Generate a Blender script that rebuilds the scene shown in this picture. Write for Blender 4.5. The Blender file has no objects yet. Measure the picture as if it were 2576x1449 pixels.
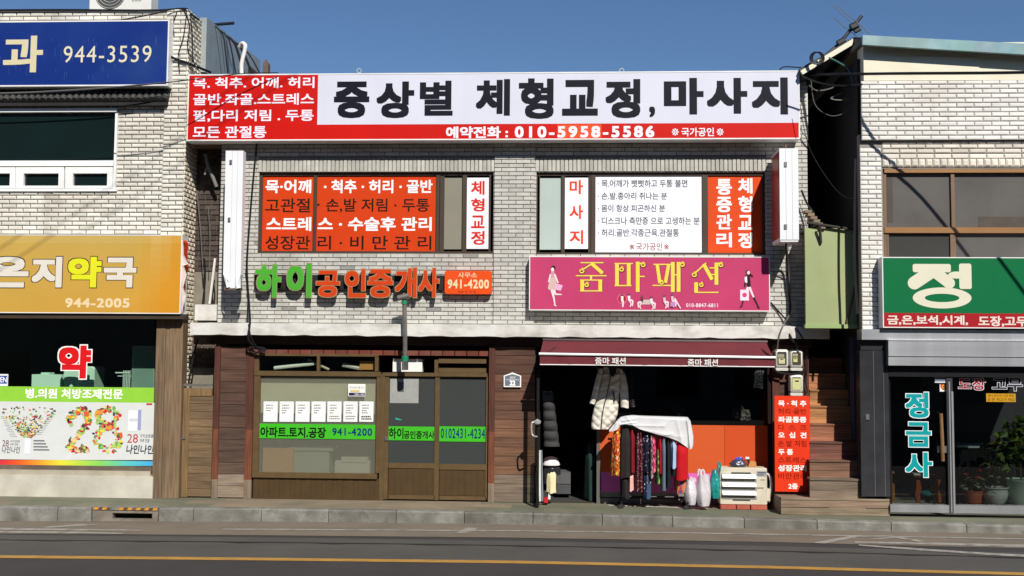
import bpy, math, random
from mathutils import Vector, Matrix
random.seed(7)
R=random.random
C=bpy.context.scene.collection
SC=bpy.context.scene
# ---------------------------------------------------------------- camera
F=2700.0; W=2576.0; H=1449.0; CY=-16.9
cm=bpy.data.cameras.new('camera'); cam=bpy.data.objects.new('camera',cm); C.objects.link(cam)
cm.sensor_width=36; cm.lens=36*F/W; cm.clip_end=2000
ROT=Matrix.Rotation(.0527,3,'Z')@Matrix.Rotation(math.radians(90)+math.atan((905-724.5)/F),3,'X')@Matrix.Rotation(.0076,3,'Z')
def ray(px,py): return ROT@Vector(((px-W/2)/F,-(py-H/2)/F,-1.0))
_d=ray(1300,1264); CZ=-_d.z/_d.y*(-CY)
CL=Vector((0,CY,CZ))
cam.matrix_world=Matrix.Translation(CL)@ROT.to_4x4()
SC.camera=cam
# ---------------------------------------------------------------- sky, sun, exposure
SUN=Vector((.37,-1,.90)).normalized()
w=bpy.data.worlds.new('World'); SC.world=w; w.use_nodes=True
nt=w.node_tree; bg=nt.nodes['Background']
sky=nt.nodes.new('ShaderNodeTexSky'); sky.sky_type='NISHITA'; sky.sun_disc=False
sky.sun_elevation=math.asin(SUN.z); sky.sun_rotation=math.atan2(SUN.x,SUN.y)
sky.air_density=1.0; sky.dust_density=.0; sky.ozone_density=7.5
nt.links.new(sky.outputs[0],bg.inputs[0]); bg.inputs[1].default_value=.076
sl=bpy.data.lights.new('sun','SUN'); sl.energy=5.0; sl.angle=math.radians(.5); sl.color=(1,.955,.88)
so=bpy.data.objects.new('sun',sl); C.objects.link(so)
so.rotation_euler=SUN.to_track_quat('Z','Y').to_euler(); so.location=(6,-12,14)
vs=SC.view_settings; vs.view_transform='Standard'; vs.look='None'; vs.exposure=.12; vs.gamma=1
# ---------------------------------------------------------------- pixel rays -> places
def P(px,py,Y):
    d=ray(px,py); t=(Y-CY)/d.y; return CL+d*t
def G(px,py,z=0.0):
    d=ray(px,py); t=(z-CZ)/d.z; return CL+d*t
def px_of(v):
    q=ROT.transposed()@(Vector(v)-CL); return W/2+F*q.x/-q.z, H/2-F*q.y/-q.z
def rc(x0,y0,x1,y1,Y):
    mx=(x0+x1)/2; my=(y0+y1)/2
    return P(x0,my,Y).x,P(x1,my,Y).x,P(mx,y1,Y).z,P(mx,y0,Y).z
def S(r,g,b):
    f=lambda c:(c/255/12.92 if c<=10 else ((c/255+.055)/1.055)**2.4)
    return (f(r),f(g),f(b),1.0)
# ---------------------------------------------------------------- materials
MATS={}
def M(name,col=(180,180,180),rough=.6,metal=0.,var=.10,sc=3.,bump=0.,bsc=60.,vc=False,spec=.4,grain=None,dirt=0.,dsc=1.2,dcol=(70,62,52),pat=None,coat=0.,streak=0.,scol=(64,56,46)):
    if name in MATS: return MATS[name]
    m=bpy.data.materials.new(name); m.use_nodes=True; MATS[name]=m
    n=m.node_tree.nodes; l=m.node_tree.links; b=n['Principled BSDF']
    tc=n.new('ShaderNodeTexCoord')
    def mapped(s):
        mp=n.new('ShaderNodeMapping'); mp.inputs['Scale'].default_value=s if isinstance(s,tuple) else (s,s,s)
        l.new(tc.outputs['Object'],mp.inputs[0]); return mp.outputs[0]
    def noise(s,det=5):
        t=n.new('ShaderNodeTexNoise'); t.inputs['Scale'].default_value=1; t.inputs['Detail'].default_value=det
        l.new(mapped(s),t.inputs['Vector']); return t.outputs['Fac']
    def mixc(fac,a,bb,mode='MIX'):
        x=n.new('ShaderNodeMix'); x.data_type='RGBA'; x.blend_type=mode
        for s,v in ((x.inputs[0],fac),(x.inputs[6],a),(x.inputs[7],bb)):
            if hasattr(v,'is_linked') or hasattr(v,'links'): l.new(v,s)
            else: s.default_value=v
        return x.outputs[2]
    def rng(v,a,bb,c,d):
        r=n.new('ShaderNodeMapRange'); l.new(v,r.inputs[0])
        for i,q in enumerate((a,bb,c,d)): r.inputs[i+1].default_value=q
        return r.outputs[0]
    if vc:
        at=n.new('ShaderNodeAttribute'); at.attribute_name='Col'; c=at.outputs['Color']
    else:
        rgb=n.new('ShaderNodeRGB'); rgb.outputs[0].default_value=S(*col); c=rgb.outputs[0]
    if pat:
        kind,s,cols=pat
        if kind=='blob':
            t=n.new('ShaderNodeTexNoise'); t.inputs['Scale'].default_value=1; t.inputs['Detail'].default_value=1.5; l.new(mapped(s),t.inputs['Vector']); f=t.outputs['Fac']
        elif kind=='dot':
            t=n.new('ShaderNodeTexVoronoi'); t.inputs['Scale'].default_value=1; l.new(mapped(s),t.inputs['Vector']); f=t.outputs['Distance']
        else:
            t=n.new('ShaderNodeTexWave'); t.inputs['Scale'].default_value=1; t.bands_direction='X'; t.inputs['Distortion'].default_value=1.0; l.new(mapped(s),t.inputs['Vector']); f=t.outputs['Fac']
        cr=n.new('ShaderNodeValToRGB'); cr.color_ramp.interpolation='CONSTANT'
        e=cr.color_ramp.elements
        while len(e)<len(cols): e.new(.5)
        for i,(p_,c_) in enumerate(cols): e[i].position=p_; e[i].color=S(*c_)
        l.new(f,cr.inputs[0]); c=cr.outputs[0]
    if var>0:
        v=rng(noise(sc),.3,.7,1-var,1+var); c=mixc(1.0,c,v,'MULTIPLY')
    if grain:
        v=rng(noise(grain,6),.3,.7,.62,1.28); c=mixc(1.0,c,v,'MULTIPLY')
    if dirt>0:
        v=rng(noise(dsc,7),.47,.72,0,dirt); c=mixc(v,c,S(*dcol))
    if streak>0:
        v=rng(noise((2.6,2.6,.22),6),.5,.72,0,streak); c=mixc(v,c,S(*scol))
    l.new(c,b.inputs['Base Color'])
    b.inputs['Roughness'].default_value=rough; b.inputs['Metallic'].default_value=metal
    b.inputs['Specular IOR Level'].default_value=spec; b.inputs['Coat Weight'].default_value=coat
    if bump>0:
        bp=n.new('ShaderNodeBump'); bp.inputs['Strength'].default_value=bump; bp.inputs['Distance'].default_value=.01
        l.new(noise(bsc if not grain else grain,6),bp.inputs['Height']); l.new(bp.outputs[0],b.inputs['Normal'])
    return m
def glass(name,tint=(200,205,200),frost=0.0,fcol=(120,120,108),rough=.02):
    if name in MATS: return MATS[name]
    m=bpy.data.materials.new(name); m.use_nodes=True; MATS[name]=m
    n=m.node_tree.nodes; l=m.node_tree.links; n.remove(n['Principled BSDF']); out=n['Material Output']
    tr=n.new('ShaderNodeBsdfTransparent'); tr.inputs[0].default_value=S(*tint)
    gl=n.new('ShaderNodeBsdfGlossy'); gl.inputs['Roughness'].default_value=rough; gl.inputs[0].default_value=(1,1,1,1)
    lw=n.new('ShaderNodeLayerWeight'); lw.inputs[0].default_value=.5
    pw_=n.new('ShaderNodeMath'); pw_.operation='POWER'; l.new(lw.outputs['Facing'],pw_.inputs[0]); pw_.inputs[1].default_value=5
    fr=n.new('ShaderNodeMath'); fr.operation='MULTIPLY_ADD'; l.new(pw_.outputs[0],fr.inputs[0]); fr.inputs[1].default_value=.9; fr.inputs[2].default_value=.03
    sh=tr.outputs[0]
    if frost>0:
        df=n.new('ShaderNodeBsdfDiffuse'); df.inputs[0].default_value=S(*fcol)
        mx=n.new('ShaderNodeMixShader'); mx.inputs[0].default_value=frost; l.new(sh,mx.inputs[1]); l.new(df.outputs[0],mx.inputs[2]); sh=mx.outputs[0]
    m2=n.new('ShaderNodeMixShader'); l.new(fr.outputs[0],m2.inputs[0]); l.new(sh,m2.inputs[1]); l.new(gl.outputs[0],m2.inputs[2])
    l.new(m2.outputs[0],out.inputs['Surface']); return m
# ---------------------------------------------------------------- mesh builder
class B:
    def __init__(s,c=(180,180,180)): s.v=[];s.f=[];s.c=[];s.col=S(*c)
    def face(s,pts,c=None):
        i=len(s.v); s.v+= [tuple(p) for p in pts]; s.f.append(tuple(range(i,i+len(pts)))); s.c.append(S(*c) if c else s.col)
    def hexa(s,p,c=None):   # 8 corners: bottom 0-3, top 4-7 (ccw)
        i=len(s.v); s.v+=[tuple(q) for q in p]; cc=S(*c) if c else s.col
        for q in ((3,2,1,0),(4,5,6,7),(0,1,5,4),(1,2,6,5),(2,3,7,6),(3,0,4,7)):
            s.f.append(tuple(i+k for k in q)); s.c.append(cc)
    def box(s,X0,X1,Y0,Y1,Z0,Z1,c=None):
        s.hexa([(X0,Y0,Z0),(X1,Y0,Z0),(X1,Y1,Z0),(X0,Y1,Z0),(X0,Y0,Z1),(X1,Y0,Z1),(X1,Y1,Z1),(X0,Y1,Z1)],c); return s
    def pbox(s,x0,y0,x1,y1,Y0,Y1,c=None):  # rectangle measured at front plane Y0, solid back to Y1
        X0,X1,Z0,Z1=rc(x0,y0,x1,y1,Y0); return s.box(X0,X1,Y0,Y1,Z0,Z1,c)
    def prism(s,pts,Y0,Y1,c=None,bev=0.):   # outline (X,Z), counter-clockwise seen from the street
        n=len(pts); cx=sum(p[0] for p in pts)/n; cz=sum(p[1] for p in pts)/n
        rings=[[(x,Y1,z) for x,z in pts]]
        if bev>0:
            rings.append([(x,Y0+bev,z) for x,z in pts])
            q=[]
            for x,z in pts:
                d=math.hypot(x-cx,z-cz) or 1; k=max(0,(d-bev*1.2)/d); q.append((cx+(x-cx)*k,Y0,cz+(z-cz)*k))
            rings.append(q)
        else: rings.append([(x,Y0,z) for x,z in pts])
        s.rings(rings,c,True)
    def rings(s,rr,c=None,cap=True,closed=True):
        i=len(s.v); n=len(rr[0]); cc=S(*c) if c else s.col
        for r in rr: s.v+=[tuple(p) for p in r]
        for k in range(len(rr)-1):
            for j in range(n if closed else n-1):
                a=i+k*n+j; b=i+k*n+(j+1)%n; s.f.append((a,b,b+n,a+n)); s.c.append(cc)
        if cap:
            s.f.append(tuple(i+j for j in range(n))[::-1]); s.c.append(cc)
            s.f.append(tuple(i+(len(rr)-1)*n+j for j in range(n))); s.c.append(cc)
    def tube(s,pts,r=.01,n=6,c=None,smooth=True):
        pts=[Vector(p) for p in pts]
        if smooth and len(pts)>2:
            q=[]
            for i in range(len(pts)-1):
                p0=pts[max(i-1,0)];p1=pts[i];p2=pts[i+1];p3=pts[min(i+2,len(pts)-1)]
                for k in range(5):
                    t=k/5; q.append(.5*((2*p1)+(p2-p0)*t+(2*p0-5*p1+4*p2-p3)*t*t+(3*p1-p0-3*p2+p3)*t**3))
            q.append(pts[-1]); pts=q
        rr=[]
        for i,p in enumerate(pts):
            t=(pts[min(i+1,len(pts)-1)]-pts[max(i-1,0)])
            t=t.normalized() if t.length>1e-9 else Vector((0,0,1))
            u=t.cross(Vector((0,1,0)) if abs(t.y)<.9 else Vector((1,0,0))).normalized(); v=t.cross(u)
            rad=r(i/(len(pts)-1)) if callable(r) else r
            rr.append([p+(u*math.cos(a)+v*math.sin(a))*rad for a in (2*math.pi*j/n for j in range(n))])
        s.rings(rr,c,True)
    def lathe(s,cx,cy,prof,n=20,c=None,cap=True):
        s.rings([[(cx+r*math.cos(2*math.pi*j/n),cy+r*math.sin(2*math.pi*j/n),z) for j in range(n)] for r,z in prof],c,cap)
    def build(s,name,mat,parent=None,label=None,cat=None,group=None,kind=None,smooth=False,origin=None,recalc=True):
        xs=[p[0] for p in s.v];ys=[p[1] for p in s.v];zs=[p[2] for p in s.v]
        o=Vector(((min(xs)+max(xs))/2,(min(ys)+max(ys))/2,min(zs))) if origin is None else Vector(origin)
        me=bpy.data.meshes.new(name); me.from_pydata([(p[0]-o.x,p[1]-o.y,p[2]-o.z) for p in s.v],[],s.f); me.update()
        at=me.attributes.new('Col','FLOAT_COLOR','FACE')
        at.data.foreach_set('color',[x for c in s.c for x in c])
        if recalc:
            import bmesh
            bm=bmesh.new(); bm.from_mesh(me); bmesh.ops.recalc_face_normals(bm,faces=bm.faces); bm.to_mesh(me); bm.free()
        if smooth:
            me.polygons.foreach_set('use_smooth',[True]*len(me.polygons))
            try: me.set_sharp_from_angle(angle=math.radians(45))
            except Exception: pass
        for m in (mat if isinstance(mat,(list,tuple)) else [mat]): me.materials.append(m)
        ob=bpy.data.objects.new(name,me); C.objects.link(ob)
        pw=Vector((0,0,0))
        if parent is not None: ob.parent=parent; pw=WL[parent.name]
        ob.location=o-pw; WL[ob.name]=o
        tag(ob,label,cat,group,kind); return ob
WL={}
def tag(o,label=None,cat=None,group=None,kind=None):
    if label: o['label']=label
    if cat: o['category']=cat
    if group: o['group']=group
    if kind: o['kind']=kind
def T(name,label,cat,loc,group=None):
    o=bpy.data.objects.new(name,None); C.objects.link(o); o.location=loc; o.empty_display_size=.1
    WL[o.name]=Vector(loc); tag(o,label,cat,group); return o
def wall(b,X0,X1,Z0,Z1,Y0,Y1,holes,c):     # a wall slab with rectangular openings
    xs=sorted({X0,X1,*[min(max(h[i],X0),X1) for h in holes for i in (0,1)]}); zs=sorted({Z0,Z1,*[min(max(h[i],Z0),Z1) for h in holes for i in (2,3)]})
    for i in range(len(xs)-1):
        run=None
        for k in range(len(zs)-1):
            mx=(xs[i]+xs[i+1])/2; mz=(zs[k]+zs[k+1])/2
            if xs[i+1]-xs[i]<1e-4 or zs[k+1]-zs[k]<1e-4: continue
            if any(h[0]<mx<h[1] and h[2]<mz<h[3] for h in holes):
                if run: b.box(xs[i],xs[i+1],Y0,Y1,run[0],run[1],c); run=None
            else: run=(run[0],zs[k+1]) if run else (zs[k],zs[k+1])
        if run: b.box(xs[i],xs[i+1],Y0,Y1,run[0],run[1],c)
def bricks(b,u0,u1,v0,v1,bw,bh,j,d,bev,holes,col,mapf,tone=.12,vert=False,worn=.0):
    row=0; v=v0; W_=bh if vert else bw; H_=bw if vert else bh
    while v<v1-.005:
        vt=min(v+H_-j,v1); off=0 if vert else (row%2)*W_/2
        segs=[(u0,u1)]
        for h in holes:
            if h[3]>v+.005 and h[2]<vt-.005:
                ns=[]
                for a,c in segs:
                    if h[1]<=a or h[0]>=c: ns.append((a,c)); continue
                    if h[0]>a: ns.append((a,h[0]))
                    if h[1]<c: ns.append((h[1],c))
                segs=ns
        for a,c in segs:
            k=math.floor((a-u0+off)/W_); u=u0-off+k*W_
            while u<c:
                x0=max(u,a); x1=min(u+W_-j,c)
                if x1-x0>.02:
                    t=1+(R()-.5)*2*tone
                    if R()<worn: t*=.75
                    cc=tuple(min(255,q*t) for q in col)
                    i=len(b.v); e=min(bev,(x1-x0)*.3)
                    dd=d*(.85+.3*R())
                    b.v+=[mapf(x0,v,0),mapf(x1,v,0),mapf(x1,vt,0),mapf(x0,vt,0)]
                    b.v+=[mapf(x0,v,dd*.55),mapf(x1,v,dd*.55),mapf(x1,vt,dd*.55),mapf(x0,vt,dd*.55)]
                    b.v+=[mapf(x0+e,v+bev,dd),mapf(x1-e,v+bev,dd),mapf(x1-e,vt-bev,dd),mapf(x0+e,vt-bev,dd)]
                    s=S(*cc)
                    for o in (0,4):
                        for q in range(4): b.f.append((i+o+q,i+o+(q+1)%4,i+o+4+(q+1)%4,i+o+4+q)); b.c.append(s)
                    b.f.append((i+8,i+9,i+10,i+11)); b.c.append(s)
                u+=W_
        v+=H_; row+=1
# ---------------------------------------------------------------- lettering
_tx={}
def glyphs(s,sp=1.):
    if (s,sp) in _tx: return _tx[(s,sp)]
    c=bpy.data.curves.new('t','FONT'); c.body=s; c.resolution_u=3; c.space_character=sp; c.fill_mode='FRONT'
    o=bpy.data.objects.new('t',c); C.objects.link(o)
    dg=bpy.context.evaluated_depsgraph_get(); me=bpy.data.meshes.new_from_object(o.evaluated_get(dg))
    r=([(v.co.x,v.co.y) for v in me.vertices],[tuple(p.vertices) for p in me.polygons])
    bpy.data.objects.remove(o); bpy.data.curves.remove(c); bpy.data.meshes.remove(me); _tx[(s,sp)]=r; return r
def letters(b,s,box,Y,r=.02,n=8,c=None,shear=0,rx=None):
    vs_,fs=glyphs(s,1.3 if s.startswith('010-5958') else 1.12 if s[:1].isdigit() and '-' in s else 1.); X0,X1,Z0,Z1=rc(*box,Y) if len(box)==4 else box[:4]
    offs=[(0,0)]
    if r>0:
        m_=3 if r>.035 else 2; g_=[-r+2*r*k/(m_) for k in range(m_+1)]   # square pen: keeps stroke ends square
        offs+=[(a,c_) for a in g_ for c_ in g_ if abs(abs(a)-r)<1e-9 or abs(abs(c_)-r)<1e-9]
    x0=min(p[0] for p in vs_)-r; x1=max(p[0] for p in vs_)+r; y0=min(p[1] for p in vs_)-r; y1=max(p[1] for p in vs_)+r
    sx=(X1-X0)/(x1-x0); sy=(Z1-Z0)/(y1-y0); cc=S(*c) if c else b.col
    for k,(ox,oy) in enumerate(offs):
        i=len(b.v)
        for x,y in vs_:
            yy=(y+oy-y0)*sy
            b.v.append((X0+(x+ox-x0)*sx+shear*(yy-(Z1-Z0)/2),Y-k*.00008,Z0+yy))
        for f in fs: b.f.append(tuple(i+q for q in f)); b.c.append(cc)
PRINT=None
def text(items,Y,col,parent,name='lettering',r=.02,n=8,mat=None,shear=0):
    if len(items)>1 and any(len(it[0].strip())>1 for it in items):     # every line of writing is a part of its own
        return [text([it],Y,col,parent,name,r,n,mat,shear) for it in items][0]
    b=B(col)
    for it in items:
        letters(b,it[0],it[1],Y,it[2] if len(it)>2 else r,n,None,shear)
    return b.build(name,mat or M('printed_vinyl',vc=True,rough=.5,var=.03,sc=6,spec=.15),parent,recalc=False)
def outline_box(box,g): return (box[0]-g,box[1]-g,box[2]+g,box[3]+g)
# ================================================================ SETTING
m_asph=M('asphalt',(56,53,52),.9,var=.13,sc=1.2,bump=.35,bsc=180,dirt=.25,dsc=(.25,1.6,1),dcol=(44,42,41))
m_lane=M('worn_asphalt',(114,104,90),.92,var=.12,sc=1.5,bump=.3,bsc=150,dirt=.35,dsc=(.4,2.5,1),dcol=(92,84,72))
m_pave=M('paving',vc=True,rough=.9,var=.13,sc=2.2,bump=.25,bsc=80,dirt=.45,dsc=.8,dcol=(104,93,78))
m_kerb=M('kerb_concrete',vc=True,rough=.9,var=.3,sc=9,bump=.8,bsc=30,dirt=.75,dsc=4.5,dcol=(70,66,58))
m_paint=M('road_paint',(150,146,138),.8,var=.2,sc=8,dirt=.85,dsc=5,dcol=(104,98,90))
m_yel=M('yellow_paint',(172,130,58),.75,var=.12,sc=6,dirt=.3,dsc=5,dcol=(110,92,60))
kp=[G(-700,1268),G(0,1275),G(645,1280),G(1288,1290),G(1930,1306),G(2576,1323),G(3300,1345)]
KX=[p.x for p in kp]; KY=[p.y for p in kp]
def lin(xs,ys,x):
    if x<=xs[0]: return ys[0]
    for i in range(len(xs)-1):
        if x<=xs[i+1]: return ys[i]+(ys[i+1]-ys[i])*(x-xs[i])/(xs[i+1]-xs[i])
    return ys[-1]
ky=lambda x: lin(KX,KY,x)
# road level under the kerb, from the measured kerb height
_kb=[(0,1311),(1288,1319),(2576,1346)]
RX=[];RZ=[]
for px,py in _kb:
    q=P(px,py,ky(G(px,1290).x)); RX.append(q.x); RZ.append(q.z)
rz=lambda x: lin(RX,RZ,x)
def GR(px,py):
    q=G(px,py,-.2)
    for _ in range(4): q=G(px,py,rz(q.x))
    return q
b=B()
xs=[-400,-60,-20]+[RX[0]+i*(RX[-1]-RX[0])/10 for i in range(11)]+[20,60,400]
for y0,y1 in ((-300,-40),(-40,-1.0)):
    for i in range(len(xs)-1):
        b.face([(xs[i],y0,rz(xs[i])),(xs[i+1],y0,rz(xs[i+1])),(xs[i+1],y1,rz(xs[i+1])),(xs[i],y1,rz(xs[i]))])
b.build('road',m_asph,kind='structure',recalc=False)
b=B()   # far ground behind the houses
b.face([(-400,-.8,-.26),(400,-.8,-.26),(400,400,-.26),(-400,400,-.26)])
b.build('ground',M('earth',(110,100,88),.95,var=.2,sc=.6),kind='structure',recalc=False)
def strip(name,mat,top,bot,dz,label=None):
    b=B()
    for i in range(len(top)-1):
        q=[GR(*bot[i]),GR(*bot[i+1]),GR(*top[i+1]),GR(*top[i])]
        b.face([(p.x,p.y,p.z+dz) for p in q])
    return b.build(name,mat,kind='structure',recalc=False)
b=B()  # worn parking lane of older, browner asphalt
ys_=[(-500,1340),(0,1343),(645,1347),(1288,1353),(1930,1364),(2576,1380),(3200,1398)]
for i in range(len(ys_)-1):
    a_,c_=GR(*ys_[i]),GR(*ys_[i+1])
    b.face([(a_.x,a_.y,a_.z+.004),(c_.x,c_.y,c_.z+.004),(c_.x,-.9,c_.z+.004),(a_.x,-.9,a_.z+.004)])
b.build('parking_lane',m_lane,kind='structure',recalc=False)
yl=[(-600,1392),(0,1397.5),(645,1403.5),(1288,1411),(1930,1424),(2576,1441),(3200,1460)]
strip('yellow_centre_line',m_yel,yl,[(x,y+6.8) for x,y in yl],.004)
el=[(560,1331),(900,1333),(1288,1335),(1700,1340),(2100,1347),(2576,1356)]
yt=[(-600,1354),(0,1358),(566,1363),(1069,1369),(1600,1378),(2100,1390),(2576,1403),(3200,1420)]
strip('road_lane',M('lane_asphalt',(76,74,70),.9,var=.13,sc=1.0,bump=.35,bsc=180,dirt=.25,dsc=(.25,2.,1),dcol=(62,58,55)),[(x,lin([a for a,_ in yt],[c for _,c in yt],x)-12) for x,_ in yl],yl,.002)
ts=[(x,lin([a for a,_ in yt],[c for _,c in yt],x)) for x in range(-600,3200,40)]
strip('dark_seam',M('seam_dark',(30,29,29),.7,var=.2,sc=4),ts,[(x,y+1.2+1.1*math.sin(x*.013)**8*2+.7*math.sin(x*.05)**2) for x,y in ts],.006)  # thin dark line of uneven width along the asphalt joint
strip('white_edge_line',m_paint,el,[(x,y+2.6) for x,y in el],.008)
strip('white_edge_line',m_paint,[(-100,1328),(0,1329),(200,1332),(360,1334)],[(-100,1333),(0,1334),(200,1336),(360,1336)],.008)
strip('white_edge_line',m_paint,[(-100,1335),(0,1337),(200,1339),(310,1342)],[(-100,1340),(0,1341),(200,1343),(310,1344.5)],.008)
strip('white_edge_line',m_paint,[(100,1328),(200,1320)],[(125,1329),(255,1321)],.0085)
strip('white_edge_line',m_paint,[(2160,1371),(2300,1380),(2480,1392),(2600,1398)],[(2160,1374),(2300,1385),(2480,1397),(2600,1404)],.008)
strip('white_edge_line',m_paint,[(2150,1363),(2330,1366),(2600,1372)],[(2150,1367),(2330,1371),(2600,1379)],.008)
strip('white_edge_line',m_paint,[(2045,1367),(2140,1349)],[(2075,1369),(2165,1351)],.0085)
strip('white_edge_line',m_paint,[(2190,1357),(2265,1350)],[(2215,1358),(2282,1351)],.0085)
strip('white_edge_line',m_paint,[(2140,1350),(2240,1348),(2330,1363)],[(2140,1353),(2235,1351),(2310,1365)],.009)
strip('white_edge_line',m_paint,[(1146,1342),(1175,1329)],[(1176,1342),(1205,1329)],.0085)
# pavement of interlocking pavers
b=B((112,114,100))
px_=[-14]+[RX[0]-1+i*.5 for i in range(40)]+[20]
for i in range(len(px_)-1):
    x0,x1=px_[i],px_[i+1]; rows=6 if x1-x0<1 else 1
    for k in range(rows):
        f0,f1=k/rows,(k+1)/rows
        yy=lambda x,f: (ky(x)+.16)*(1-f)+1.2*f
        g=R(); cc=(98+16*g,102+10*g,84+8*g) if (math.sin(x0*.9+1.3)+math.sin(x0*.37)*1.3+R()*.8)>.1 else (120+14*g,110+10*g,92+8*g)
        b.face([(x0,yy(x0,f0),0),(x1,yy(x1,f0),0),(x1,yy(x1,f1),0),(x0,yy(x0,f1),0)],cc)
b.build('pavement',m_pave,kind='structure',recalc=False)
# kerb stones with joints
b=B((120,118,116)); x=KX[0]
DR0,DR1=G(230,1277).x,G(403,1277).x
while x<KX[-1]:
    x1=min(x+1.0,KX[-1])
    segs=[(x,x1)]
    if x<DR1 and x1>DR0: segs=[s for s in ((x,min(x1,DR0)),(max(x,DR1),x1)) if s[1]-s[0]>.02]
    for a,c in segs:
        g=108+R()*24; a2,c2=a+.005,c-.005; ya,yc=ky(a2),ky(c2); za,zc=rz(a2)-.1,rz(c2)-.1; e=.018
        i=len(b.v); cc=(g,g-2,g-9)
        sec=lambda X,Y,Z:[(X,Y+.17,Z),(X,Y+.17,.001),(X,Y+e,.001),(X,Y,-e),(X,Y-.004,Z)]
        b.rings([sec(a2,ya,za),sec(c2,yc,zc)],cc,True)
    x=x1
b.build('kerb',m_kerb,kind='structure')
# storm drain set in the kerb
t=T('storm_drain','concrete kerb drain inlet with worn yellow and black hazard stripes',"drain",(DR0,ky(DR0),rz(DR0)))
yd=(ky(DR0)+ky(DR1))/2; zb=rz(DR0)
_,_,z_a,z_b=rc(285,1291,380,1306,yd); h0,h1=P(283,1298,yd).x,P(383,1298,yd).x
b=B((128,120,108)); wall(b,DR0+.005,DR1-.005,zb-.1,-.035,yd,yd+.12,[(h0,h1,z_a,z_b)],None)
b.box(DR0+.005,DR1-.005,yd-.012,yd+.17,-.034,.006,(122,118,110))
b.build('inlet_frame',m_kerb,t)
b=B((20,18,16)); b.box(h0-.05,h1+.05,yd+.125,yd+.5,zb-.2,-.03,(26,23,20)); b.build('inlet_chamber',m_kerb,t)
b=B(); n=15; zz=(-.030,.004)
for i in range(n):
    xa=DR0+.02+(DR1-DR0-.04)*i/n; xb=DR0+.02+(DR1-DR0-.04)*(i+1)/n
    if 4<=i<=5: continue
    cc=(206,140,34) if i%2==0 else (86,60,38)
    b.face([(xa,yd-.014,zz[0]),(xb,yd-.014,zz[0]),(xb+.02,yd-.014,zz[1]),(xa+.02,yd-.014,zz[1])],cc)
b.build('hazard_stripes',M('worn_stripe_paint',vc=True,rough=.8,var=.2,sc=14,dirt=.5,dsc=12,dcol=(120,112,98)),t,recalc=False)
# worn white line on the pavement in front of the clothes shop
b=B(); 
for x0,y0,x1,y1 in ((1530,1271,1782,1279),):
    a_,c_=G(x0,y0),G(x1,y1); b.face([(a_.x,a_.y-.05,.004),(c_.x,c_.y-.05,.004),(c_.x,c_.y+.02,.004),(a_.x,a_.y+.02,.004)])
b.build('pavement_edge_line',M('worn_white',(200,196,186),.8,var=.12,sc=5,dirt=.5,dsc=4,dcol=(140,130,115)),kind='structure',recalc=False)

# ================================================================ MAIN BUILDING
m_brick=M('grey_brick',vc=True,rough=.85,var=.10,sc=9,bump=.3,bsc=120,dirt=.15,dsc=1.6,dcol=(130,122,110),streak=.22,scol=(120,113,102))
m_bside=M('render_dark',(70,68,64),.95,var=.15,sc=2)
m_slab=M('flaking_white_paint',(212,210,204),.8,var=.05,sc=3,bump=.5,bsc=14,dirt=.55,dsc=(3,3,6),dcol=(142,136,126),streak=.4,scol=(150,142,130))
m_frame=M('dark_brown_aluminium',(72,60,50),.45,metal=.2,var=.08)
m_bronze=M('bronze_aluminium',(108,88,60),.38,metal=.35,var=.12,sc=7)
m_bronze2=M('bronze_panel',(78,60,36),.5,metal=.2,var=.12,sc=6)
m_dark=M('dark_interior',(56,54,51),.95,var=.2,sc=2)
m_vin=M('printed_vinyl',vc=True,rough=.5,var=.03,sc=6,spec=.15)
m_alu=M('white_sign_frame',(226,226,224),.4,var=.04,sc=3,dirt=.12,dsc=2)
m_wood=M('timber_boards',vc=True,rough=.75,var=.12,sc=2,bump=.3,grain=(2.,2.,34.))
m_woodv=M('timber_uprights',vc=True,rough=.75,var=.12,sc=2,bump=.3,grain=(34.,34.,2.))
XL=P(552,600,0).x; XR=P(2031,600,0).x
ZS0=P(1280,846,0).z; ZS1=P(1280,815,0).z; ZT=P(1280,196,0).z
MB_=T('brick_building','two storey grey brick building with white concrete canopy between the two tiled houses','building',(XL,0,0))
w1=rc(650,433,1241,637,0); w2=rc(1349,433,1926,641,0)
zsol0,zsol1=P(950,432,0).z,P(950,399,0).z
b=B((150,146,138)); holes=[w1,w2]; jc=(122,118,110)
wall(b,XL,XR,ZS1-.05,ZT,.012,.2,holes,jc)
mapm=lambda u,v,w_:(u,.014-w_,v)
s1=(w1[0]-.015,w1[1]+.015,zsol0-.004,zsol1+.004); s2=(w2[0]-.015,w2[1]+.015,zsol0-.004,zsol1+.004)
bricks(b,XL,XR,ZS1,ZT,.232,.0655,.0098,.016,.003,holes+[s1,s2],(187,185,178),mapm,.05,worn=.015)
for s_ in (s1,s2): bricks(b,s_[0],s_[1],zsol0,zsol1,.2,.066,.011,.02,.003,[],(182,180,171),mapm,.06,vert=True)
b.build('brick_wall',m_brick,MB_)
for a_,c_ in ((1243,1344),(2000,2032)):
    X0,X1=P(a_,600,0).x,P(c_,600,0).x
    ppil=B((150,146,138)); wall(ppil,X0,X1,ZS1-.04,ZT-.1,-.022,-.002,[],jc)
    bricks(ppil,X0,X1,ZS1,ZT-.1,.232,.0655,.0105,.012,.003,[],(187,185,178),lambda u,v,w_:(u,-.021-w_,v),.055)
    ppil.build('pilaster',m_brick,MB_)
b=B(); b.box(XL,XL+.15,.21,8,.0,ZT); b.box(XR-.15,XR,.21,8,0,ZT); b.box(XL,XR,8,8.15,0,ZT); b.box(XL,XR,.21,8.15,ZT-.02,ZT+.1)
b.box(XL+.16,XR-.16,.3,.35,ZS1,ZT-.05)
b.build('rear_walls',m_bside,MB_)
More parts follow.
